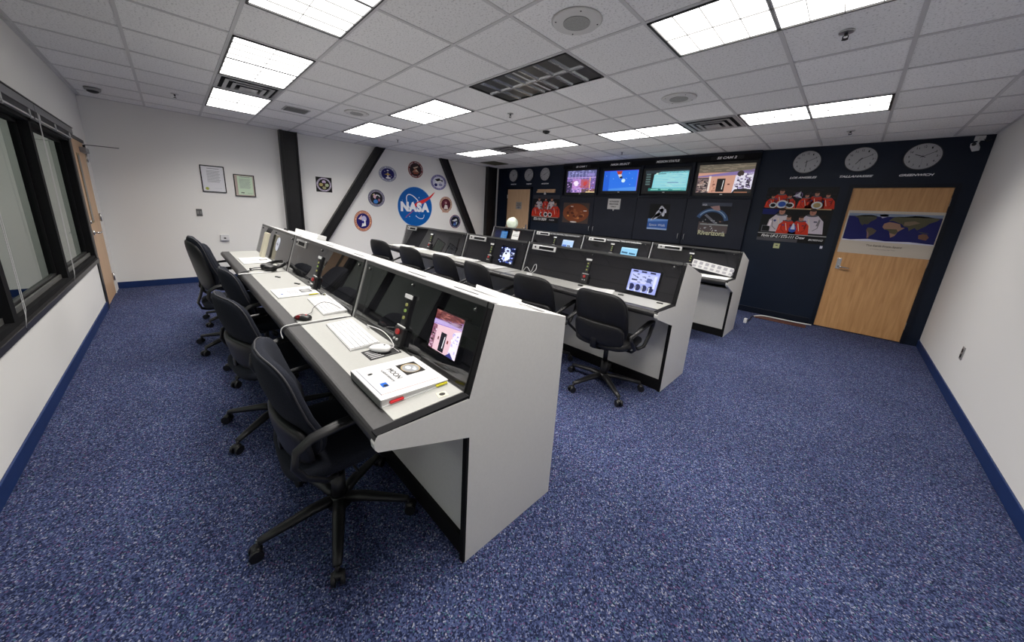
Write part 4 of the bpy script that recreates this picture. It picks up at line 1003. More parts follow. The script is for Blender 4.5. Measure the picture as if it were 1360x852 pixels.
# mission patches
def patch(y, z, rx, rz, ring, ring2, field, label, art, sq=False):
    p = Pic(rough=.5)
    if sq: p.slab(-rx, rx, -rz, rz, .003, (.05, .05, .05)); p.L = 1; p.ell(0, 0, rx*.93, rz*.93, ring)
    else: p.disc(0, 0, rx, rz, .003, ring2); p.L = 1; p.ell(0, 0, rx*.95, rz*.95, ring, n=40)
    p.L = 2; p.ell(0, 0, rx*.74, rz*.74, field, n=36); p.L = 3
    # little lettering blocks round the ring
    p.specks(-rx*.45, rx*.45, -rz*.45, rz*.45, [tuple(min(1, q+.18) for q in field), tuple(q*.6 for q in field)], 26, rx*.12, rz*.10, 2.2, int(y*10))
    n = 30
    for k in range(n):
        if k % 5 == 4: continue
        a = 2*PI*k/n; c, s = math.cos(a), math.sin(a); u, v = rx*.845*c, rz*.845*s
        dk = tuple(x*.45 for x in ring) if sum(ring) > 1.2 else (.8, .8, .8)
        e = rx*.045; p.poly([(u-s*e-c*e, v+c*e-s*e), (u+s*e-c*e, v-c*e-s*e), (u+s*e+c*e, v-c*e+s*e), (u-s*e+c*e, v+c*e+s*e)], dk)
    art(p, rx, rz)
    return farwall(p, 'mission_patch', label, 'patch', y, z, .004, 'round mission patches on the far wall')
W_ = (.92, .92, .92)
def art1(p, a, b):
    for (x, q, c) in ((0, .38, (.78, .70, .82)), (-.38, -.02, (.72, .66, .42)), (.36, -.05, (.70, .74, .60)), (.02, -.42, (.62, .60, .45))): p.ell(a*x, b*q, a*.24, b*.22, c, n=16)
    p.up(); p.ell(0, 0, a*.14, b*.3, (.25, .12, .1), n=12)
def art2(p, a, b):
    p.poly([(-.12*a, -.55*b), (.12*a, -.55*b), (.05*a, .2*b), (-.05*a, .2*b)], (.85, .85, .85)); p.up(); p.ell(0, -.02*b, .14*a, .14*b, (.85, .60, .25), n=12); p.poly([(-.4*a, -.1*b), (.4*a, -.1*b), (0, .08*b)], (.75, .65, .3)); p.ell(0, .45*b, .12*a, .08*b, W_, n=10); p.ell(-.35*a, .3*b, .04*a, .04*b, W_, n=8); p.ell(.4*a, -.3*b, .04*a, .04*b, W_, n=8); p.ell(.05*a, -.5*b, .3*a, .12*b, W_, n=14)
def art3(p, a, b):
    p.poly([(-.5*a, -.35*b), (.5*a, -.35*b), (.1*a, .1*b), (-.1*a, .1*b)], (.62, .40, .32)); p.up(); p.poly([(-.35*a, .2*b), (.30*a, .45*b), (.25*a, .3*b), (-.2*a, .08*b)], (.80, .72, .62)); p.poly([(-.1*a, -.1*b), (.35*a, -.25*b), (.1*a, .0)], (.82, .75, .66)); p.rect(-.3*a, .3*a, -.5*b, -.42*b, (.7, .3, .2))
def art4(p, a, b):
    p.poly([(-.5*a, .35*b), (.1*a, .55*b), (.25*a, .3*b), (-.2*a, .1*b)], (.08, .07, .1)); p.ell(-.35*a, -.35*b, .2*a, .2*b, (.12, .12, .4), n=14); p.poly([(.1*a, .3*b), (.55*a, .1*b), (.5*a, .35*b)], (.06, .06, .08)); p.ell(.25*a, -.30*b, .25*a, .18*b, (.55, .55, .70), n=14); p.up(); p.poly([(-.45*a, .1*b), (.35*a, .2*b), (.3*a, .05*b), (-.2*a, -.08*b)], W_)
def art5(p, a, b):
    p.poly([(-.3*a, .55*b), (0, .25*b), (-.15*a, -.1*b), (-.4*a, .1*b)], (.85, .7, .75)); p.ell(-.1*a, -.4*b, .28*a, .24*b, (.25, .50, .80), n=14); p.up(); p.poly([(.0, .45*b), (.45*a, .1*b), (.35*a, .35*b)], W_); p.poly([(-.5*a, .35*b), (-.3*a, .5*b), (-.35*a, .3*b)], (.85, .85, .5)); p.ell(.3*a, -.2*b, .10*a, .18*b, (.7, .45, .55), n=12); p.ell(.02*a, .35*b, .10*a, .08*b, (.9, .9, .9), n=10)
def art6(p, a, b):
    p.ell(.1*a, .2*b, .28*a, .30*b, (.75, .72, .85), n=14); p.up(); p.poly([(-.2*a, -.55*b), (.3*a, -.45*b), (.25*a, .1*b), (.0, .1*b)], W_); p.poly([(-.55*a, .2*b), (-.1*a, .6*b), (-.2*a, .1*b)], (.85, .75, .75)); p.up(); p.ell(0, -.1*b, .12*a, .15*b, (.15, .15, .55), n=10)
def art7(p, a, b):
    p.ell(-.05*a, .25*b, .25*a, .25*b, (.45, .25, .30), n=14); p.up(); p.poly([(-.35*a, -.6*b), (.35*a, -.6*b), (.2*a, -.1*b), (-.15*a, -.05*b)], (.85, .80, .80)); p.ell(0, .2*b, .12*a, .14*b, (.75, .6, .6), n=10)
def art8(p, a, b):
    p.poly([(-.6*a, .1*b), (.2*a, .45*b), (.4*a, .2*b), (-.1*a, .0)], (.88, .88, .9)); p.up(); p.poly([(-.4*a, -.25*b), (.1*a, .1*b), (.2*a, -.5*b)], (.15, .2, .5)); p.poly([(.05*a, -.1*b), (.4*a, .0), (.3*a, -.5*b)], (.8, .85, .9)); p.ell(-.1*a, -.45*b, .3*a, .18*b, (.35, .5, .75), n=12)
patch(3.052, 1.818, .150, .145, (.78, .74, .82), (.1, .1, .1), (.10, .08, .07), 'square black patch with a round crest left of the slanting brace', art1, sq=True)
patch(4.430, 2.178, .215, .170, (.74, .75, .82), (.45, .45, .5), (.09, .08, .38), 'oval dark blue patch uppermost beside the slanting brace', art2)
patch(5.146, 2.358, .205, .195, (.45, .20, .22), (.65, .45, .4), (.16, .09, .10), 'dark brown and red round patch straight above the blue emblem', art3)
patch(5.808, 2.125, .235, .190, (.60, .58, .76), (.4, .4, .6), (.85, .85, .90), 'pale violet round patch at the tip of the red swoosh', art4)
patch(4.144, 1.622, .195, .190, (.60, .58, .66), (.2, .3, .4), (.08, .07, .10), 'black and blue round patch left of the blue emblem', art5)
patch(3.818, 1.105, .200, .230, (.85, .62, .50), (.55, .15, .15), (.10, .08, .40), 'orange rimmed round patch lowest on the left', art6)
patch(6.044, 1.585, .200, .200, (.80, .68, .60), (.55, .2, .25), (.30, .06, .14), 'cream rimmed dark red round patch right of the blue emblem', art7)
patch(6.358, 1.142, .182, .180, (.25, .28, .45), (.6, .2, .25), (.06, .06, .10), 'small dark blue round patch lowest on the right', art8)
p = Pic(); p.slab(-.10, .10, -.02, .02, .002, (.80, .68, .60)); o = p.build('patch_tab', loc=(.0035, 6.03, 1.392), rot=(0, 0, PI/2)); tag(o, 'cream name tab under the cream rimmed patch', 'tab')

# ------------------------------------------------------------------ navy wall: screens, doors, posters, clocks
YB = YN-.06                     # front plane of the cabinet bank
DV = [2.42, 3.385, 4.405, 5.39, 6.40]
for k, lb in enumerate(('first', 'second', 'third', 'fourth')):
    x0, x1 = DV[k], DV[k+1]
    t = thing('wall_cabinet', 'dark blue wall cabinet holding the %s screen counted from the small clocks' % lb, 'cabinet', (x0, YB, 0))
    w = x1-x0; e = .0015
    b = MB(); b.box(e, w-e, .045, .058, 0, H-.006, NAVYD)
    b.box(e, .03, 0, .045, 1.93, H-.006, NAVYD); b.box(w-.03, w-e, 0, .045, 1.93, H-.006, NAVYD); b.box(.03, w-.03, 0, .045, 2.66, H-.006, NAVYD); b.box(.03, w-.03, 0, .045, 1.93, 1.975, NAVYD)
    b.box(e, w-e, .01, .045, 0, .08, BLACKM); b.box(e, w-e, .004, .045, 1.045, 1.06, BLACKM); b.build('body', t)
    for z0, z1 in ((1.065, 1.925), (.09, 1.04)):
        b = MB(); b.box(.005, w-.005, -.006, .014, z0, z1, CABN, .002); dr = b.build('door', t)
        hx_ = w-.055 if k % 2 == 0 else .055; hz = 1.21 if z0 > 1 else .9
        b = MB(); b.tube([(hx_, -.006, hz-.05), (hx_, -.032, hz-.045), (hx_, -.034, hz), (hx_, -.032, hz+.045), (hx_, -.006, hz+.05)], .006, ALU, n=8); b.build('handle', dr)
def tv(k, x0, x1, z0, z1, label, draw, e=1.5):
    t = thing('wall_screen', label, 'screen', (x0, YB+.040, z0))
    w, h = x1-x0, z1-z0
    b = MB(); b.box(-.045, w+.045, -.03, 0, -.055, h+.05, BLACK, .004); b.build('bezel', t)
    p = Pic(emit=e); draw(p, w, h); p.build('picture', t, loc=(0, -.0305, 0))
    b = MB(); b.box(w/2-.02, w/2+.02, -.033, -.029, -.035, -.020, ALU); b.build('badge', t)
def tv1(p, w, h):
    p.rect(0, w, 0, h, (.45, .36, .62)); p.L = 1
    p.rect(0, w, h*.72, h, (.36, .36, .56)); p.rect(0, w*.2, 0, h*.5, (.20, .16, .30)); p.rect(w*.5, w*.82, h*.2, h*.6, (.68, .35, .42)); p.rect(w*.2, w*.5, h*.2, h*.62, (.72, .52, .80)); p.rect(w*.15, w*.55, 0, h*.2, (.74, .60, .86)); p.rect(w*.55, w, 0, h*.16, (.42, .30, .26)); p.L = 2
    for k in range(8): p.rect(w*(.05+.12*k), w*(.07+.12*k), h*.60, h*.95, (.60, .60, .80))
    p.ell(w*.34, h*.42, w*.09, h*.13, (.97, .90, 1), n=16); p.rect(w*.80, w*.83, 0, h*.7, (.85, .68, .48)); p.rect(w*.6, w*.72, h*.3, h*.5, (.75, .25, .25)); p.L = 3
    p.specks(0, w, 0, h*.6, [(.55, .42, .70), (.30, .24, .45), (.80, .66, .88), (.62, .36, .48)], 90, w*.07, h*.05, 3.2, 4); p.specks(0, w, h*.7, h, [(.50, .50, .72), (.30, .30, .48), (.66, .66, .86)], 50, w*.10, h*.03, 3.2, 5); p.L = 4.4
    p.ell(w*.34, h*.42, w*.07, h*.10, (.97, .90, 1), n=16); p.rect(0, w, h*.66, h*.69, (.75, .65, .85)); p.rect(w*.18, w*.24, h*.02, h*.1, (.3, .25, .5)); p.rect(w*.3, w*.38, h*.02, h*.1, (.4, .3, .6)); p.rect(w*.7, w, 0, h*.04, (.9, .8, .6)); p.rect(w*.7, w*.95, h*.74, h*.86, (.55, .50, .75))
def tv2(p, w, h):
    p.rect(0, w, 0, h, (.16, .46, .93)); p.L = 1; p.rect(0, w*.18, 0, h*.97, (.12, .38, .85)); p.poly([(w*.18, 0), (w, 0), (w, h*.2), (w*.18, h*.1)], (.30, .58, .95)); p.L = 2
    p.poly([(w*.36, h), (w*.55, h), (w*.52, h*.80), (w*.42, h*.80)], (.72, .25, .15)); p.poly([(w*.42, h*.80), (w*.52, h*.82), (w*.57, h*.62), (w*.49, h*.60)], (.85, .85, .88)); p.L = 3; p.poly([(w*.47, h*.68), (w*.55, h*.72), (w*.57, h*.62), (w*.50, h*.60)], (.08, .08, .15)); p.ell(w*.60, h*.50, w*.055, h*.09, (.85, .97, 1), n=16)
    p.rect(0, w, h*.97, h, (.25, .25, .85)); p.rect(w*.98, w, 0, h*.97, (.45, .45, .95))
    for x, q in ((.08, .75), (.75, .85), (.8, .3), (.3, .6), (.68, .6), (.85, .6)): p.ell(w*x, h*q, w*.012, h*.02, (.6, .75, 1), n=8)
def tv3(p, w, h):
    p.rect(0, w, 0, h, (.03, .05, .07)); p.L = 1
    p.rect(0, w, h*.86, h, (.16, .20, .24)); p.poly([(w*.20, h*.14), (w, h*.02), (w, h*.93), (w*.38, h*.93), (w*.22, h*.80)], (.55, .86, .90)); p.rect(w*.12, w, 0, h*.14, (.18, .52, .50)); p.specks(w*.40, w*.98, h*.2, h*.85, [(.62, .90, .94), (.48, .78, .84), (.70, .93, .92)], 60, w*.20, h*.025, 1.2, 3); p.L = 2.2
    for k in range(9): p.rect(w*.24, w*.97, h*(.20+.075*k), h*(.212+.075*k), (.86, .97, .99))
    p.rect(w*.55, w*.8, h*.38, h*.42, (.40, .60, .75)); p.rect(w*.3, w*.5, h*.80, h*.84, (.25, .45, .50)); p.ell(w*.29, h*.84, w*.03, h*.04, (.8, .95, .9), n=12); p.L = 3
    for k in range(5): p.rect(w*.03, w*.14, h*(.30+.12*k), h*(.37+.12*k), (.35, .45, .45))
    for q in (.18, .42, .70): p.rect(w*q, w*(q+.18), h*.04, h*.10, (.55, .85, .80))
def tv4(p, w, h):
    p.rect(0, w, 0, h, (.80, .60, .52)); p.L = 1
    p.rect(0, w, h*.72, h, (.40, .37, .32)); p.poly([(0, h*.60), (w, h*.80), (w, h*.64), (0, h*.56)], (.52, .45, .66)); p.rect(0, w*.24, 0, h*.55, (.36, .30, .32)); p.poly([(w*.68, 0), (w, 0), (w, h*.70), (w*.70, h*.60)], (.88, .86, .93)); p.L = 2
    p.rect(w*.38, w*.53, h*.04, h*.50, (.03, .03, .04)); p.rect(w*.22, w*.26, h*.05, h*.60, (.92, .84, .80)); p.poly([(w*.68, 0), (w, 0), (w, h*.12), (w*.75, h*.2)], (.12, .12, .12)); p.rect(w*.31, w*.35, h*.28, h*.32, (.35, .1, .08)); p.rect(w*.58, w*.62, h*.28, h*.32, (.35, .1, .08)); p.L = 3
    p.specks(0, w*.22, 0, h*.52, [(.20, .16, .18), (.62, .50, .46), (.75, .68, .64), (.1, .1, .1)], 60, w*.05, h*.06, 3.1, 6); p.specks(w*.26, w*.37, 0, h*.5, [(.86, .66, .56), (.70, .48, .40)], 14, w*.03, h*.1, 3.1, 7); p.specks(w*.70, w, h*.12, h*.68, [(.70, .66, .80), (.95, .93, .98), (.45, .40, .50), (.25, .22, .30)], 60, w*.06, h*.06, 3.1, 8); p.specks(0, w, h*.76, h, [(.46, .43, .37), (.34, .31, .27), (.55, .50, .44)], 50, w*.14, h*.03, 3.1, 9)
    for k in range(6): p.rect(w*.02, w*.2, h*(.1+.07*k), h*(.13+.07*k), (.6, .52, .5))
    p.line([(w*.49, h*.12), (w*.50, h*.44)], w*.012, (.9, .9, .9)); p.ell(w*.78, h*.66, w*.06, h*.10, (.22, .18, .16), n=12); p.rect(w*.9, w*.96, h*.2, h*.5, (.25, .22, .28)); p.poly([(0, h*.85), (w, h*.93), (w, h*.90), (0, h*.82)], (.52, .47, .40)); p.rect(w*.72, w*.95, 0, h*.04, (.6, .4, .3))
tv(0, 2.555, 3.350, 2.035, 2.535, 'wall screen showing a violet room, labelled SS CAM 1', tv1)
tv(1, 3.555, 4.345, 2.070, 2.495, 'wall screen showing a bright blue sky with a red tipped craft', tv2, 1.3)
tv(2, 4.500, 5.330, 2.065, 2.460, 'wall screen showing pale cyan table lines, labelled MISSION STATUS', tv3, 1.2)
tv(3, 5.500, 6.350, 2.030, 2.515, 'wall screen showing a control room with a black door, labelled SS CAM 2', tv4, 1.3)
def wallplate(body, xc, label):
    p = Pic(rough=.5); p.slab(-.25, .25, -.032, .032, .003, (.05, .05, .06)); p.L = 1; p.text(body, 0, 0, .30 if len(body) < 10 else .40, .030, (.88, .88, .90), shear=.3, bold=.02)
    tag(p.build('name_plate', loc=(xc, YB-.0035, 2.620)), label, 'sign', 'name plates over the wall screens')
# header board carries the plates
b = MB(); b.box(2.42, 6.40, YB-.012, YB-.0008, 2.575, 2.665, BLACKM, .002); tag(b.build('header_board'), 'long black header board above the four wall screens', 'board')
YP = YB-.012
for body, xc, lb in (('SS CAM 1', 2.94, 'SS CAM 1 name plate above the violet picture'), ('NASA SELECT', 3.92, 'italic name plate above the bright blue picture'), ('MISSION STATUS', 4.915, 'MISSION STATUS name plate above the cyan picture'), ('SS CAM 2', 5.91, 'SS CAM 2 name plate above the control room picture')):
    p = Pic(rough=.5); p.slab(-.25, .25, -.030, .030, .0025, (.06, .06, .07)); p.L = 1; p.text(body, 0, 0, .30 if len(body) < 10 else .44, .042, (.98, .98, .98), shear=.3, bold=.03)
    tag(p.build('name_plate', loc=(xc, YP-.0030, 2.62)), lb, 'sign')
YD = YB-.0085                   # face of the cabinet doors
def poster(w, h, x, z, label, draw, y, cat='poster', name='poster', back=(.9, .9, .9), lets=None):
    t = thing(name, label, cat, (x, y, z)); p = Pic(rough=.35); p.slab(0, w, 0, h, .0012, back); p.L = 1; draw(p, w, h); p.build('print', t)
    if lets:
        q = Pic(rough=.35); q.L = 8
        for a in lets: q.text(*a[:6], **a[6])
        q.build('lettering', t)
    return t
def mars(p, w, h):
    p.ell(w*.5, h*.5, w*.50, h*.46, (.52, .28, .16), n=40); p.L = 2
    rnd = random.Random(2)
    for k in range(26):
        a, q = rnd.uniform(0, 2*PI), rnd.uniform(0, .85); p.ell(w*.5+w*.42*q*math.cos(a), h*.5+h*.40*q*math.sin(a), w*rnd.uniform(.03, .09), h*rnd.uniform(.03, .08), rnd.choice([(.62, .36, .22), (.42, .21, .13), (.68, .42, .26), (.35, .17, .12)]), n=12, L=2+k*.15)
    p.L = 7; p.rect(w*.30, w*.40, h*.80, h*.84, (.9, .85, .8)); p.rect(w*.80, w*.92, h*.60, h*.645, (.9, .88, .85)); p.ell(w*.45, h*.05, w*.13, h*.035, (.88, .85, .82), n=14); p.ell(w*.22, h*.35, w*.04, h*.04, (.92, .66, .36), n=12); p.ell(w*.62, h*.25, w*.04, h*.04, (.85, .55, .3), n=12)
poster(.745, .48, 2.53, 1.31, 'brown oval planet map poster under the violet wall screen', mars, YD, back=(.30, .24, .22))
t = thing('posted_notice', 'white printed notice sheet under the bright blue wall screen', 'notice', (3.74, YD, 1.675))
p = Pic(); p.slab(0, .30, 0, .225, .001, (.82, .81, .80)); p.poly([(.13, 0), (.17, 0), (.15, -.045)], (.82, .81, .80)); p.build('sheet', t)
p = Pic(); p.L = 2; p.text('AUTHORIZED', .15, .165, .23, .030, (.08, .05, .05), bold=.03); p.text('PERSONNEL', .15, .110, .22, .030, (.08, .05, .05), bold=.03); p.text('ONLY', .15, .055, .13, .030, (.08, .05, .05), bold=.03); p.build('lettering', t)
def astro(p, w, h):
    p.rect(0, w, h*.42, h, (.03, .03, .05)); p.rect(0, w, 0, h*.42, (.22, .40, .72)); p.L = 2; p.poly([(0, h*.30), (w, h*.36), (w, h*.42), (0, h*.42)], (.45, .62, .88)); p.rect(0, w, 0, h*.06, (.65, .75, .9)); p.L = 3
    for x, q, a, b_, r_ in ((.62, .80, .13, .10, 0), (.52, .66, .26, .10, .9), (.70, .66, .08, .14, .2), (.42, .54, .09, .20, -.8), (.30, .48, .05, .18, -.75), (.80, .74, .05, .09, .3)): p.ell(w*x, h*q, w*a, h*b_, (.84, .85, .90), n=18, rot=r_)
    p.L = 4; p.ell(w*.60, h*.88, w*.07, h*.055, (.75, .76, .8), n=14); p.line([(w*.48, h*.7), (w*.6, h*.58)], w*.02, (.35, .36, .4)); p.ell(w*.55, h*.68, w*.05, h*.05, (.5, .52, .6), n=10)
poster(.40, .505, 4.70, 1.305, 'poster of a white suited figure floating over blue, on a cabinet door', astro, YD, back=(.05, .05, .06), lets=[('Space Walk', .20, .085, .33, .06, (.88, .92, .97), dict(shear=.2))])
def river(p, w, h):
    p.rect(0, w, 0, h, (.10, .10, .13)); p.L = 2; p.rect(0, w, h*.90, h, (.30, .32, .38)); p.poly([(0, h*.10), (w, h*.10), (w, h*.35), (0, h*.42)], (.36, .32, .32))
    p.L = 3; p.arc(w*.42, h*.42, w*.50, h*.36, h*.11, (.25, .36, .52), a0=R(10), a1=R(160)); p.L = 4; p.arc(w*.42, h*.44, w*.48, h*.34, h*.03, (.58, .70, .82), a0=R(20), a1=R(150)); p.poly([(w*.15, h*.62), (w*.60, h*.34), (w*.66, h*.38), (w*.22, h*.66)], (.45, .46, .50)); p.rect(w*.05, w, h*.33, h*.37, (.60, .62, .62)); p.poly([(w*.3, h*.88), (w*.6, h*.92), (w*.66, h*.78), (w*.5, h*.76)], (.72, .58, .56)); p.L = 5
    rnd = random.Random(8)
    for k in range(26): x, q = w*rnd.uniform(.02, .9), h*rnd.uniform(.12, .5); p.ell(x, q, w*rnd.uniform(.01, .05), h*rnd.uniform(.008, .03), rnd.choice([(.6, .6, .62), (.2, .2, .24), (.5, .4, .36), (.75, .76, .78)]), n=8, L=5+k*.08)
poster(.475, .595, 5.66, 1.262, 'dark poster with a curved blue craft and large pale title, on a cabinet door', river, YD, back=(.15, .15, .17), lets=[('Riverizona', .2375, .055, .44, .085, (.80, .80, .66), dict(bold=.02)), ('NASA', .05, .555, .075, .035, (.85, .85, .9), dict(bold=.02))])

# crew posters (figures in orange suits)
OR = (.80, .20, .10); SK = (.72, .50, .42)
def figure(p, x, z, s, suit=OR, helm=None):
    L0 = p.L
    p.poly([(x-.50*s, z), (x-.42*s, z+.55*s), (x-.20*s, z+.80*s), (x+.20*s, z+.80*s), (x+.42*s, z+.55*s), (x+.50*s, z)], suit, L0)
    p.ell(x, z+.95*s, .115*s, .15*s, SK, n=14, L=L0+1); p.ell(x, z+1.05*s, .12*s, .07*s, (.22, .14, .10), n=12, L=L0+1.5)
    p.ell(x, z+.80*s, .20*s, .06*s, (.35, .35, .38), n=12, L=L0+.7)
    p.line([(x-.1*s, z+.65*s), (x+.02*s, z+.2*s)], .03*s, (.92, .85, .75), L0+1)
    dk = tuple(q*.62 for q in suit); lt = tuple(min(1, q*1.12+.05) for q in suit)
    p.line([(x-.30*s, z+.60*s), (x-.26*s, z+.25*s), (x-.10*s, z+.10*s)], .03*s, dk, L0+.4); p.line([(x+.30*s, z+.60*s), (x+.27*s, z+.25*s), (x+.12*s, z+.12*s)], .03*s, dk, L0+.4)
    p.poly([(x-.44*s, z+.2*s), (x-.38*s, z+.52*s), (x-.30*s, z+.5*s), (x-.34*s, z+.2*s)], lt, L0+.3); p.poly([(x+.2*s, z+.35*s), (x+.26*s, z+.66*s), (x+.32*s, z+.6*s), (x+.3*s, z+.35*s)], dk, L0+.3)
    p.ell(x-.20*s, z+.52*s, .05*s, .05*s, (.2, .25, .5), n=10, L=L0+.8); p.rect(x+.10*s, x+.22*s, z+.50*s, z+.55*s, (.15, .15, .3), L0+.8); p.ell(x-.02*s, z+.92*s, .03*s, .02*s, (.55, .32, .28), n=8, L=L0+1.7)
    if helm: p.ell(x+.12*s, z+.22*s, .28*s, .24*s, (.88, .88, .88), n=18, L=L0+2); p.ell(x+.12*s, z+.22*s, .19*s, .16*s, helm, n=16, L=L0+2.6)
def crew111(p, w, h):
    p.rect(0, w, 0, h, (.04, .04, .05)); p.L = 2
    p.poly([(0, h*.62), (w*.28, h*.62), (w*.2, h*.50), (0, h*.5)], (.06, .10, .38)); p.rect(w*.02, w*.97, h*.605, h*.625, (.75, .62, .45)); p.rect(0, w, h*.135, h*.150, (.65, .65, .65)); p.rect(0, w*.62, 0, h*.06, (.30, .30, .32))
    p.L = 3; figure(p, w*.11, h*.625, h*.21, helm=(.05, .05, .06)); figure(p, w*.23, h*.625, h*.31, helm=(.2, .35, .7)); figure(p, w*.36, h*.625, h*.22, helm=(.05, .05, .06))
    figure(p, w*.60, h*.625, h*.235); figure(p, w*.73, h*.625, h*.27, helm=(.7, .6, .4)); figure(p, w*.88, h*.625, h*.24)
    p.L = 7; p.arc(w*.48, h*.86, h*.05, h*.05, h*.008, (.55, .45, .65)); p.poly([(w*.40, h*.84), (w*.47, h*.89), (w*.50, h*.93), (w*.50, h*.85), (w*.54, h*.80), (w*.47, h*.83)], (.85, .85, .88))
    p.L = 4; figure(p, w*.30, h*.18, h*.40, suit=(.82, .78, .80)); figure(p, w*.74, h*.18, h*.40, suit=(.80, .76, .80)); p.L = 7; figure(p, w*.42, h*.155, h*.30); figure(p, w*.60, h*.155, h*.30); p.L = 10; p.ell(w*.51, h*.24, h*.055, h*.06, (.20, .32, .68), n=18); p.poly([(w*.50, h*.35), (w*.52, h*.35), (w*.545, h*.24), (w*.48, h*.24)], (.82, .84, .9), 11); p.specks(0, w, h*.64, h*.98, [(.10, .08, .12), (.14, .12, .16)], 60, w*.06, h*.03, 2.1, 5); p.specks(w*.8, w*.97, h*.16, h*.58, [(.10, .06, .05), (.07, .05, .05)], 20, w*.06, h*.06, 2.1, 6)
    p.L = 4; p.rect(w*.04, w*.17, h*.17, h*.29, (.45, .46, .48)); p.rect(w*.05, w*.16, h*.18, h*.28, (.05, .05, .06), 5)
poster(.855, .855, 6.58, 1.265, 'large crew poster of people in orange and white suits left of the oak door', crew111, YN-.002, back=(.04, .04, .05),
       lets=[('Flight UF-2 / STS-111 Crew', .335, .075, .56, .058, (.93, .93, .93), dict(shear=.3, bold=.02)), ('BOEING', .745, .06, .17, .028, (.85, .85, .85), dict(shear=.3, bold=.02))])
p = Pic(); p.slab(-.015, .015, -.02, .02, .001, (.85, .85, .9)); tag(p.build('wall_tag', loc=(7.41, YN-.002, 1.225)), 'tiny white tag at the lower corner of the large crew poster', 'tag')
def crew110(p, w, h):
    p.rect(0, w, 0, h, (.05, .05, .07)); p.L = 2; p.rect(0, w, h*.86, h, (.22, .22, .26)); p.rect(0, w, h*.19, h*.21, (.75, .6, .55))
    p.L = 3; figure(p, w*.25, h*.42, h*.45, suit=(.80, .76, .78)); figure(p, w*.72, h*.42, h*.45, suit=(.80, .76, .78)); figure(p, w*.5, h*.5, h*.36); p.L = 6; figure(p, w*.14, h*.22, h*.42); figure(p, w*.86, h*.22, h*.5); p.L = 9; figure(p, w*.34, h*.22, h*.34, helm=(.05, .05, .06)); figure(p, w*.66, h*.22, h*.34, helm=(.05, .05, .06)); p.L = 13; figure(p, w*.5, h*.22, h*.36, helm=(.15, .15, .2))
poster(.90, .705, 1.445, 1.265, 'small looking crew poster of red suited people beside the pale door', crew110, YN-.002, back=(.05, .05, .07), lets=[('STS-110 CREW', .30, .08, .46, .07, (.92, .92, .92), dict(shear=.2, bold=.03)), ('NASA', .70, .075, .17, .04, (.75, .75, .78), dict(bold=.01))])
t = thing('wooden_shelf', 'short pale wooden shelf with a small model above the red crew poster', 'shelf', (1.885, YN-.001, 2.03))
b = MB(); b.box(-.30, .30, -.05, 0, 0, .035, OAKL, .002); b.box(-.30, .30, -.015, 0, .035, .09, OAKL, .002); b.build('board', t)
b = MB(); b.cyl((0, -.055, -.05), (0, -.055, .03), .018, WHITE, r1=.008, n=12); b.prism([(-.05, -.04), (.05, -.04), (0, .01)], -.058, -.054, WHITE, axis='y'); b.build('model', t)

def worldmap(p, w, h):
    sx, sz = (w-.03), h*.64; ox, oz = .015, h*.30
    p.rect(ox, ox+sx, oz, oz+sz, (.06, .08, .36)); p.L = 2
    P = lambda pts, c, L=2: p.poly([(ox+sx*a, oz+sz*b) for a, b in pts], c, L)
    P([(.0, .90), (1, .90), (1, 1), (0, 1)], (.55, .60, .68)); P([(0, 0), (1, 0), (1, .03), (.75, .07), (.5, .04), (.3, .09), (.1, .03), (0, .05)], (.82, .82, .88))
    G1_ = (.28, .28, .22); 
    P([(.07, .88), (.14, .93), (.24, .95), (.32, .92), (.33, .82), (.30, .76), (.27, .70), (.26, .64), (.24, .60), (.21, .62), (.19, .56), (.165, .62), (.14, .72), (.12, .82)], G1_)
    P([(.35, .97), (.45, .98), (.44, .90), (.39, .84), (.36, .92)], (.72, .72, .80))
    P([(.26, .50), (.31, .49), (.37, .40), (.35, .28), (.31, .20), (.295, .08), (.28, .12), (.275, .25), (.25, .40)], (.36, .32, .26)); P([(.265, .40), (.29, .28), (.30, .16), (.28, .14)], (.55, .42, .40), 3)
    P([(.43, .66), (.48, .72), (.54, .70), (.60, .66), (.62, .55), (.66, .54), (.60, .40), (.58, .25), (.54, .18), (.52, .32), (.50, .44), (.45, .46), (.42, .54)], (.62, .48, .40)); P([(.44, .48), (.58, .48), (.60, .40), (.58, .30), (.52, .34), (.50, .42)], (.36, .34, .24), 3)
    P([(.47, .76), (.50, .86), (.55, .92), (.62, .92), (.75, .96), (.90, .92), (.98, .88), (.95, .80), (.89, .72), (.86, .62), (.82, .55), (.79, .48), (.76, .56), (.73, .50), (.71, .44), (.69, .56), (.65, .58), (.62, .66), (.56, .72), (.52, .76)], (.34, .33, .24)); P([(.64, .62), (.70, .62), (.80, .72), (.74, .78), (.64, .74)], (.52, .44, .36), 3)
    P([(.82, .32), (.86, .37), (.90, .36), (.93, .26), (.91, .16), (.86, .18), (.83, .20)], (.48, .34, .26)); P([(.80, .44), (.90, .40), (.92, .38), (.84, .40)], (.3, .32, .22))
t = poster(.890, .61, 7.597, 1.182, 'wide world map poster of blue oceans on the oak door', worldmap, YN+.002, name='map_poster', back=(.80, .76, .70), lets=[('The Earth From Space', .445, .125, .34, .035, (.35, .30, .25), {}), ('A Satellite Composite View', .445, .08, .24, .016, (.5, .45, .4), {})])

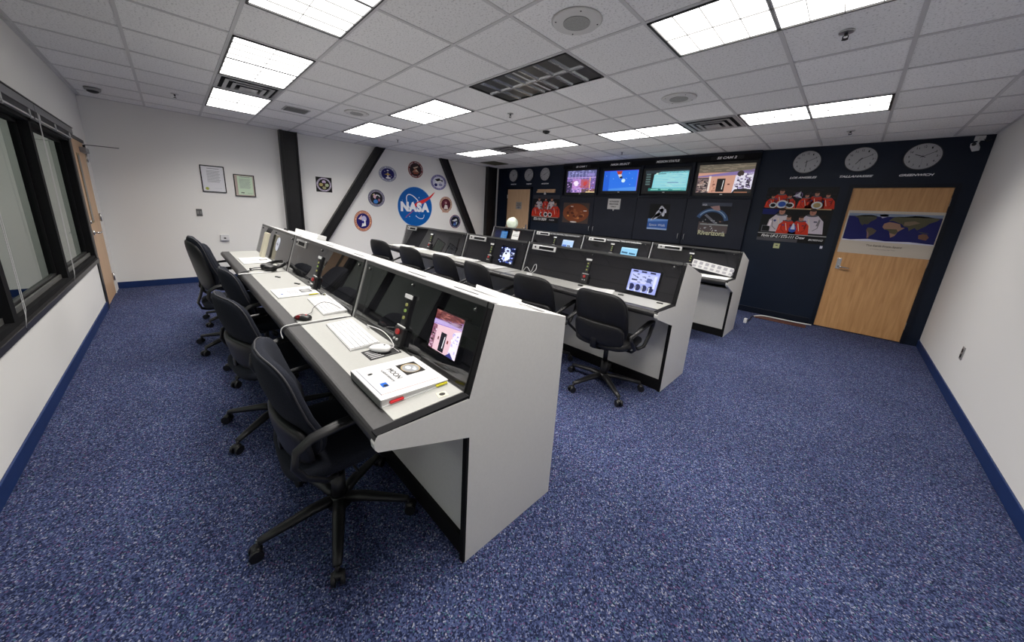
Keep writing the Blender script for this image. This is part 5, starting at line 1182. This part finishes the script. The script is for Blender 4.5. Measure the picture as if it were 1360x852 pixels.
# clocks
def clock(x, z, hh, mm, label, group):
    t = thing('wall_clock', label, 'clock', (x, YN-.001, z), group=group)
    r = .165
    b = MB(); b.cyl((0, 0, 0), (0, -.03, 0), r, mat('clock_rim', (.03, .03, .035), .35), n=48); b.cyl((0, -.03, 0), (0, -.032, 0), r-.008, mat('clock_rim_inner', (.35, .35, .36), .35), n=48); b.build('case', t)
    p = Pic(rough=.25); p.L = 66; p.ell(0, 0, r-.012, r-.012, (.66, .66, .67), n=48); p.L = 67
    for k in range(60):
        a = 2*PI*k/60; q0 = r-.020; q1 = q0-(.012 if k % 5 == 0 else .005); p.line([(q0*math.sin(a), q0*math.cos(a)), (q1*math.sin(a), q1*math.cos(a))], .003 if k % 5 == 0 else .0015, (.2, .2, .2))
    for k in range(1, 13):
        a = 2*PI*k/12; p.text(str(k), (r-.047)*math.sin(a), (r-.047)*math.cos(a), .024 if k > 9 else .013, .024, (.12, .12, .12), bold=.01)
    p.build('dial', t)
    def hand(name, a, L, w, c, ly):
        q = Pic(); q.L = ly; u, v = math.sin(a), math.cos(a); q.line([(-u*.025, -v*.025), (u*L, v*L)], w, c); q.ell(0, 0, .007, .007, c, n=14, L=ly+1); q.build(name, t)
    hand('hour_hand', hh, .075, .007, (.05, .05, .05), 70); hand('minute_hand', mm, .120, .005, (.05, .05, .05), 73); hand('second_hand', PI*.98, .11, .0015, (.2, .2, .2), 76)
    return t
GC = 'round white wall clocks'
def wtext(body, x, z, w, h, label):
    p = Pic(rough=.4); p.L = 1; p.text(body, 0, 0, w, h*1.15, (.97, .97, .97), shear=.35, bold=.03, ex=.001)
    tag(p.build('wall_lettering', loc=(x, YN-.0005, z)), label, 'lettering')
for x, hh, mm, nm, w in ((6.985, PI, R(62), 'LOS ANGELES', .32), (7.565, R(215), R(62), 'TALLAHASSEE', .34), (8.125, R(292), R(62), 'GREENWICH', .30)):
    clock(x, 2.49, hh, mm, 'round wall clock above the lettering '+nm.title(), GC); wtext(nm, x, 2.265, w, .026, 'white italic lettering %s under its wall clock' % nm)
for x, hh, mm, nm, w, pos in ((.655, R(330), R(62), 'MOSCOW', .22, 'leftmost of the three small far clocks'), (1.245, R(215), R(62), 'TOKYO', .19, 'middle of the three small far clocks'), (1.815, R(250), R(62), 'HOUSTON', .25, 'rightmost of the three small far clocks')):
    clock(x, 2.495, hh, mm, 'round wall clock, '+pos, GC); wtext(nm, x, 2.262, w, .028, 'small white lettering under the clock, '+pos)

# camera, note, floor cable
t = thing('security_camera', 'small white security camera high in the navy wall corner', 'camera', (8.53, YN, 2.60))
b = MB(); b.box(-.04, .04, -.012, 0, .045, .10, WHITE, .003); b.tube([(0, -.01, .07), (0, -.05, .06), (-.01, -.07, .02), (-.02, -.08, -.02)], .009, WHITE, n=8); b.build('bracket', t)
b = MB(); b.M = Matrix.Translation((-.02, -.085, -.045)) @ Matrix.Rotation(R(-25), 4, 'X') @ Matrix.Rotation(R(-20), 4, 'Z'); b.box(-.028, .028, -.07, .04, -.025, .025, WHITE, .006); b.cyl((0, -.07, 0), (0, -.078, 0), .018, BLACK, n=16); b.build('housing', t)
b = MB(); b.tube([(.03, -.01, .06), (.06, -.02, .03), (.09, -.012, .05)], .004, BLACK, n=6); b.build('wire', t)
p = Pic(); p.slab(-.04, .04, -.04, .04, .001, (.72, .74, .55)); p.L = 1; p.rect(-.015, .015, .0, .015, (.3, .3, .3)); tag(p.build('sticky_note', loc=(6.87, YN-.002, 1.19)), 'small yellow green note below the large crew poster', 'note')
b = MB(); b.box(6.86, 7.50, 7.56, 7.72, .0005, .018, BROWN, .003); tag(b.build('floor_plank'), 'flat brown wooden plank on the carpet before the navy wall', 'plank')
cable('floor_cable', 'thick white cable lying along the floor under the navy wall', [(6.84, 7.60, .012), (6.95, 7.70, .03), (7.15, 7.76, .02), (7.35, 7.79, .015), (7.55, 7.84, .012)], .010, WHITE)
b = MB(); b.box(6.80, 6.84, 7.02, 7.08, 0, .07, WHITE, .004); o = b.build('power_adapter'); tag(o, 'small white power adapter on the floor behind the rear console end', 'adapter')
cable('floor_cable', 'black cable lying behind the rear console end', [(6.82, 7.06, .02), (6.84, 7.3, .008), (6.82, 7.5, .012), (6.84, 7.60, .012)], .006, BLACK)

# hall beyond the windows: unseen lights added to brighten what shows through the glass
for k, x in enumerate((1.6, 4.6, 7.2, 2.4, 6.0)):
    t = thing('hall_fill_light', ('unseen fill light added in the hall beyond the windows nearest the far wall', 'unseen fill light added in the hall beyond the middle window', 'unseen fill light added in the hall beyond the near window', 'unseen fill light added deepest in the hall beyond the far windows', 'unseen fill light added deepest in the hall beyond the near windows')[k], 'light', (x, -1.35 if k < 3 else -4.4, H-.03), group='added hall fill lights')
    b = MB(); b.box(-.6, .6, -.3, .3, .02, .031, TUBE); b.build('diffuser', t)
    ld = bpy.data.lights.new('hall_fill_lamp', 'AREA'); ld.shape = 'RECTANGLE'; ld.size = 1.15; ld.size_y = .55; ld.energy = 13; ld.color = (1, .97, .92)
    lo = bpy.data.objects.new('hall_fill_lamp', ld); C.objects.link(lo); lo.parent = t; lo.location = (0, 0, .018)
    b = MB()
    for s in (-1, 1): b.box(min(s*.62, s*.6), max(s*.62, s*.6), -.32, .32, .015, .031, FRAME); b.box(-.6, .6, min(s*.32, s*.3), max(s*.32, s*.3), .015, .031, FRAME)
    b.build('frame', t)

# ------------------------------------------------------------------ camera, world, view
cd = bpy.data.cameras.new('camera'); cam = bpy.data.objects.new('camera', cd); C.objects.link(cam)
cam.matrix_world = Matrix(((0.691351, -0.208751, 0.691706, 7.69742), (0.720390, 0.125705, -0.682083, 0.76973), (0.055434, 0.969856, 0.237288, 1.49591), (0, 0, 0, 1)))
cd.sensor_fit = 'HORIZONTAL'; cd.sensor_width = 36; cd.lens = 11.6625; cd.shift_x = 0.00939; cd.shift_y = -0.02799; cd.clip_start = .02; cd.clip_end = 60
bpy.context.scene.camera = cam
w = bpy.data.worlds.new('world'); bpy.context.scene.world = w; w.use_nodes = True
w.node_tree.nodes['Background'].inputs[0].default_value = (.5, .55, .6, 1); w.node_tree.nodes['Background'].inputs[1].default_value = .05
sc = bpy.context.scene
sc.view_settings.view_transform = 'Standard'; sc.view_settings.look = 'None'; sc.view_settings.gamma = 1; sc.view_settings.use_curve_mapping = False
sc.view_settings.exposure = -0.48
sc.cycles.use_denoising = True
sc.cycles.max_bounces = 10; sc.cycles.diffuse_bounces = 6; sc.cycles.glossy_bounces = 5; sc.cycles.transparent_max_bounces = 12
sc.cycles.sample_clamp_indirect = 6
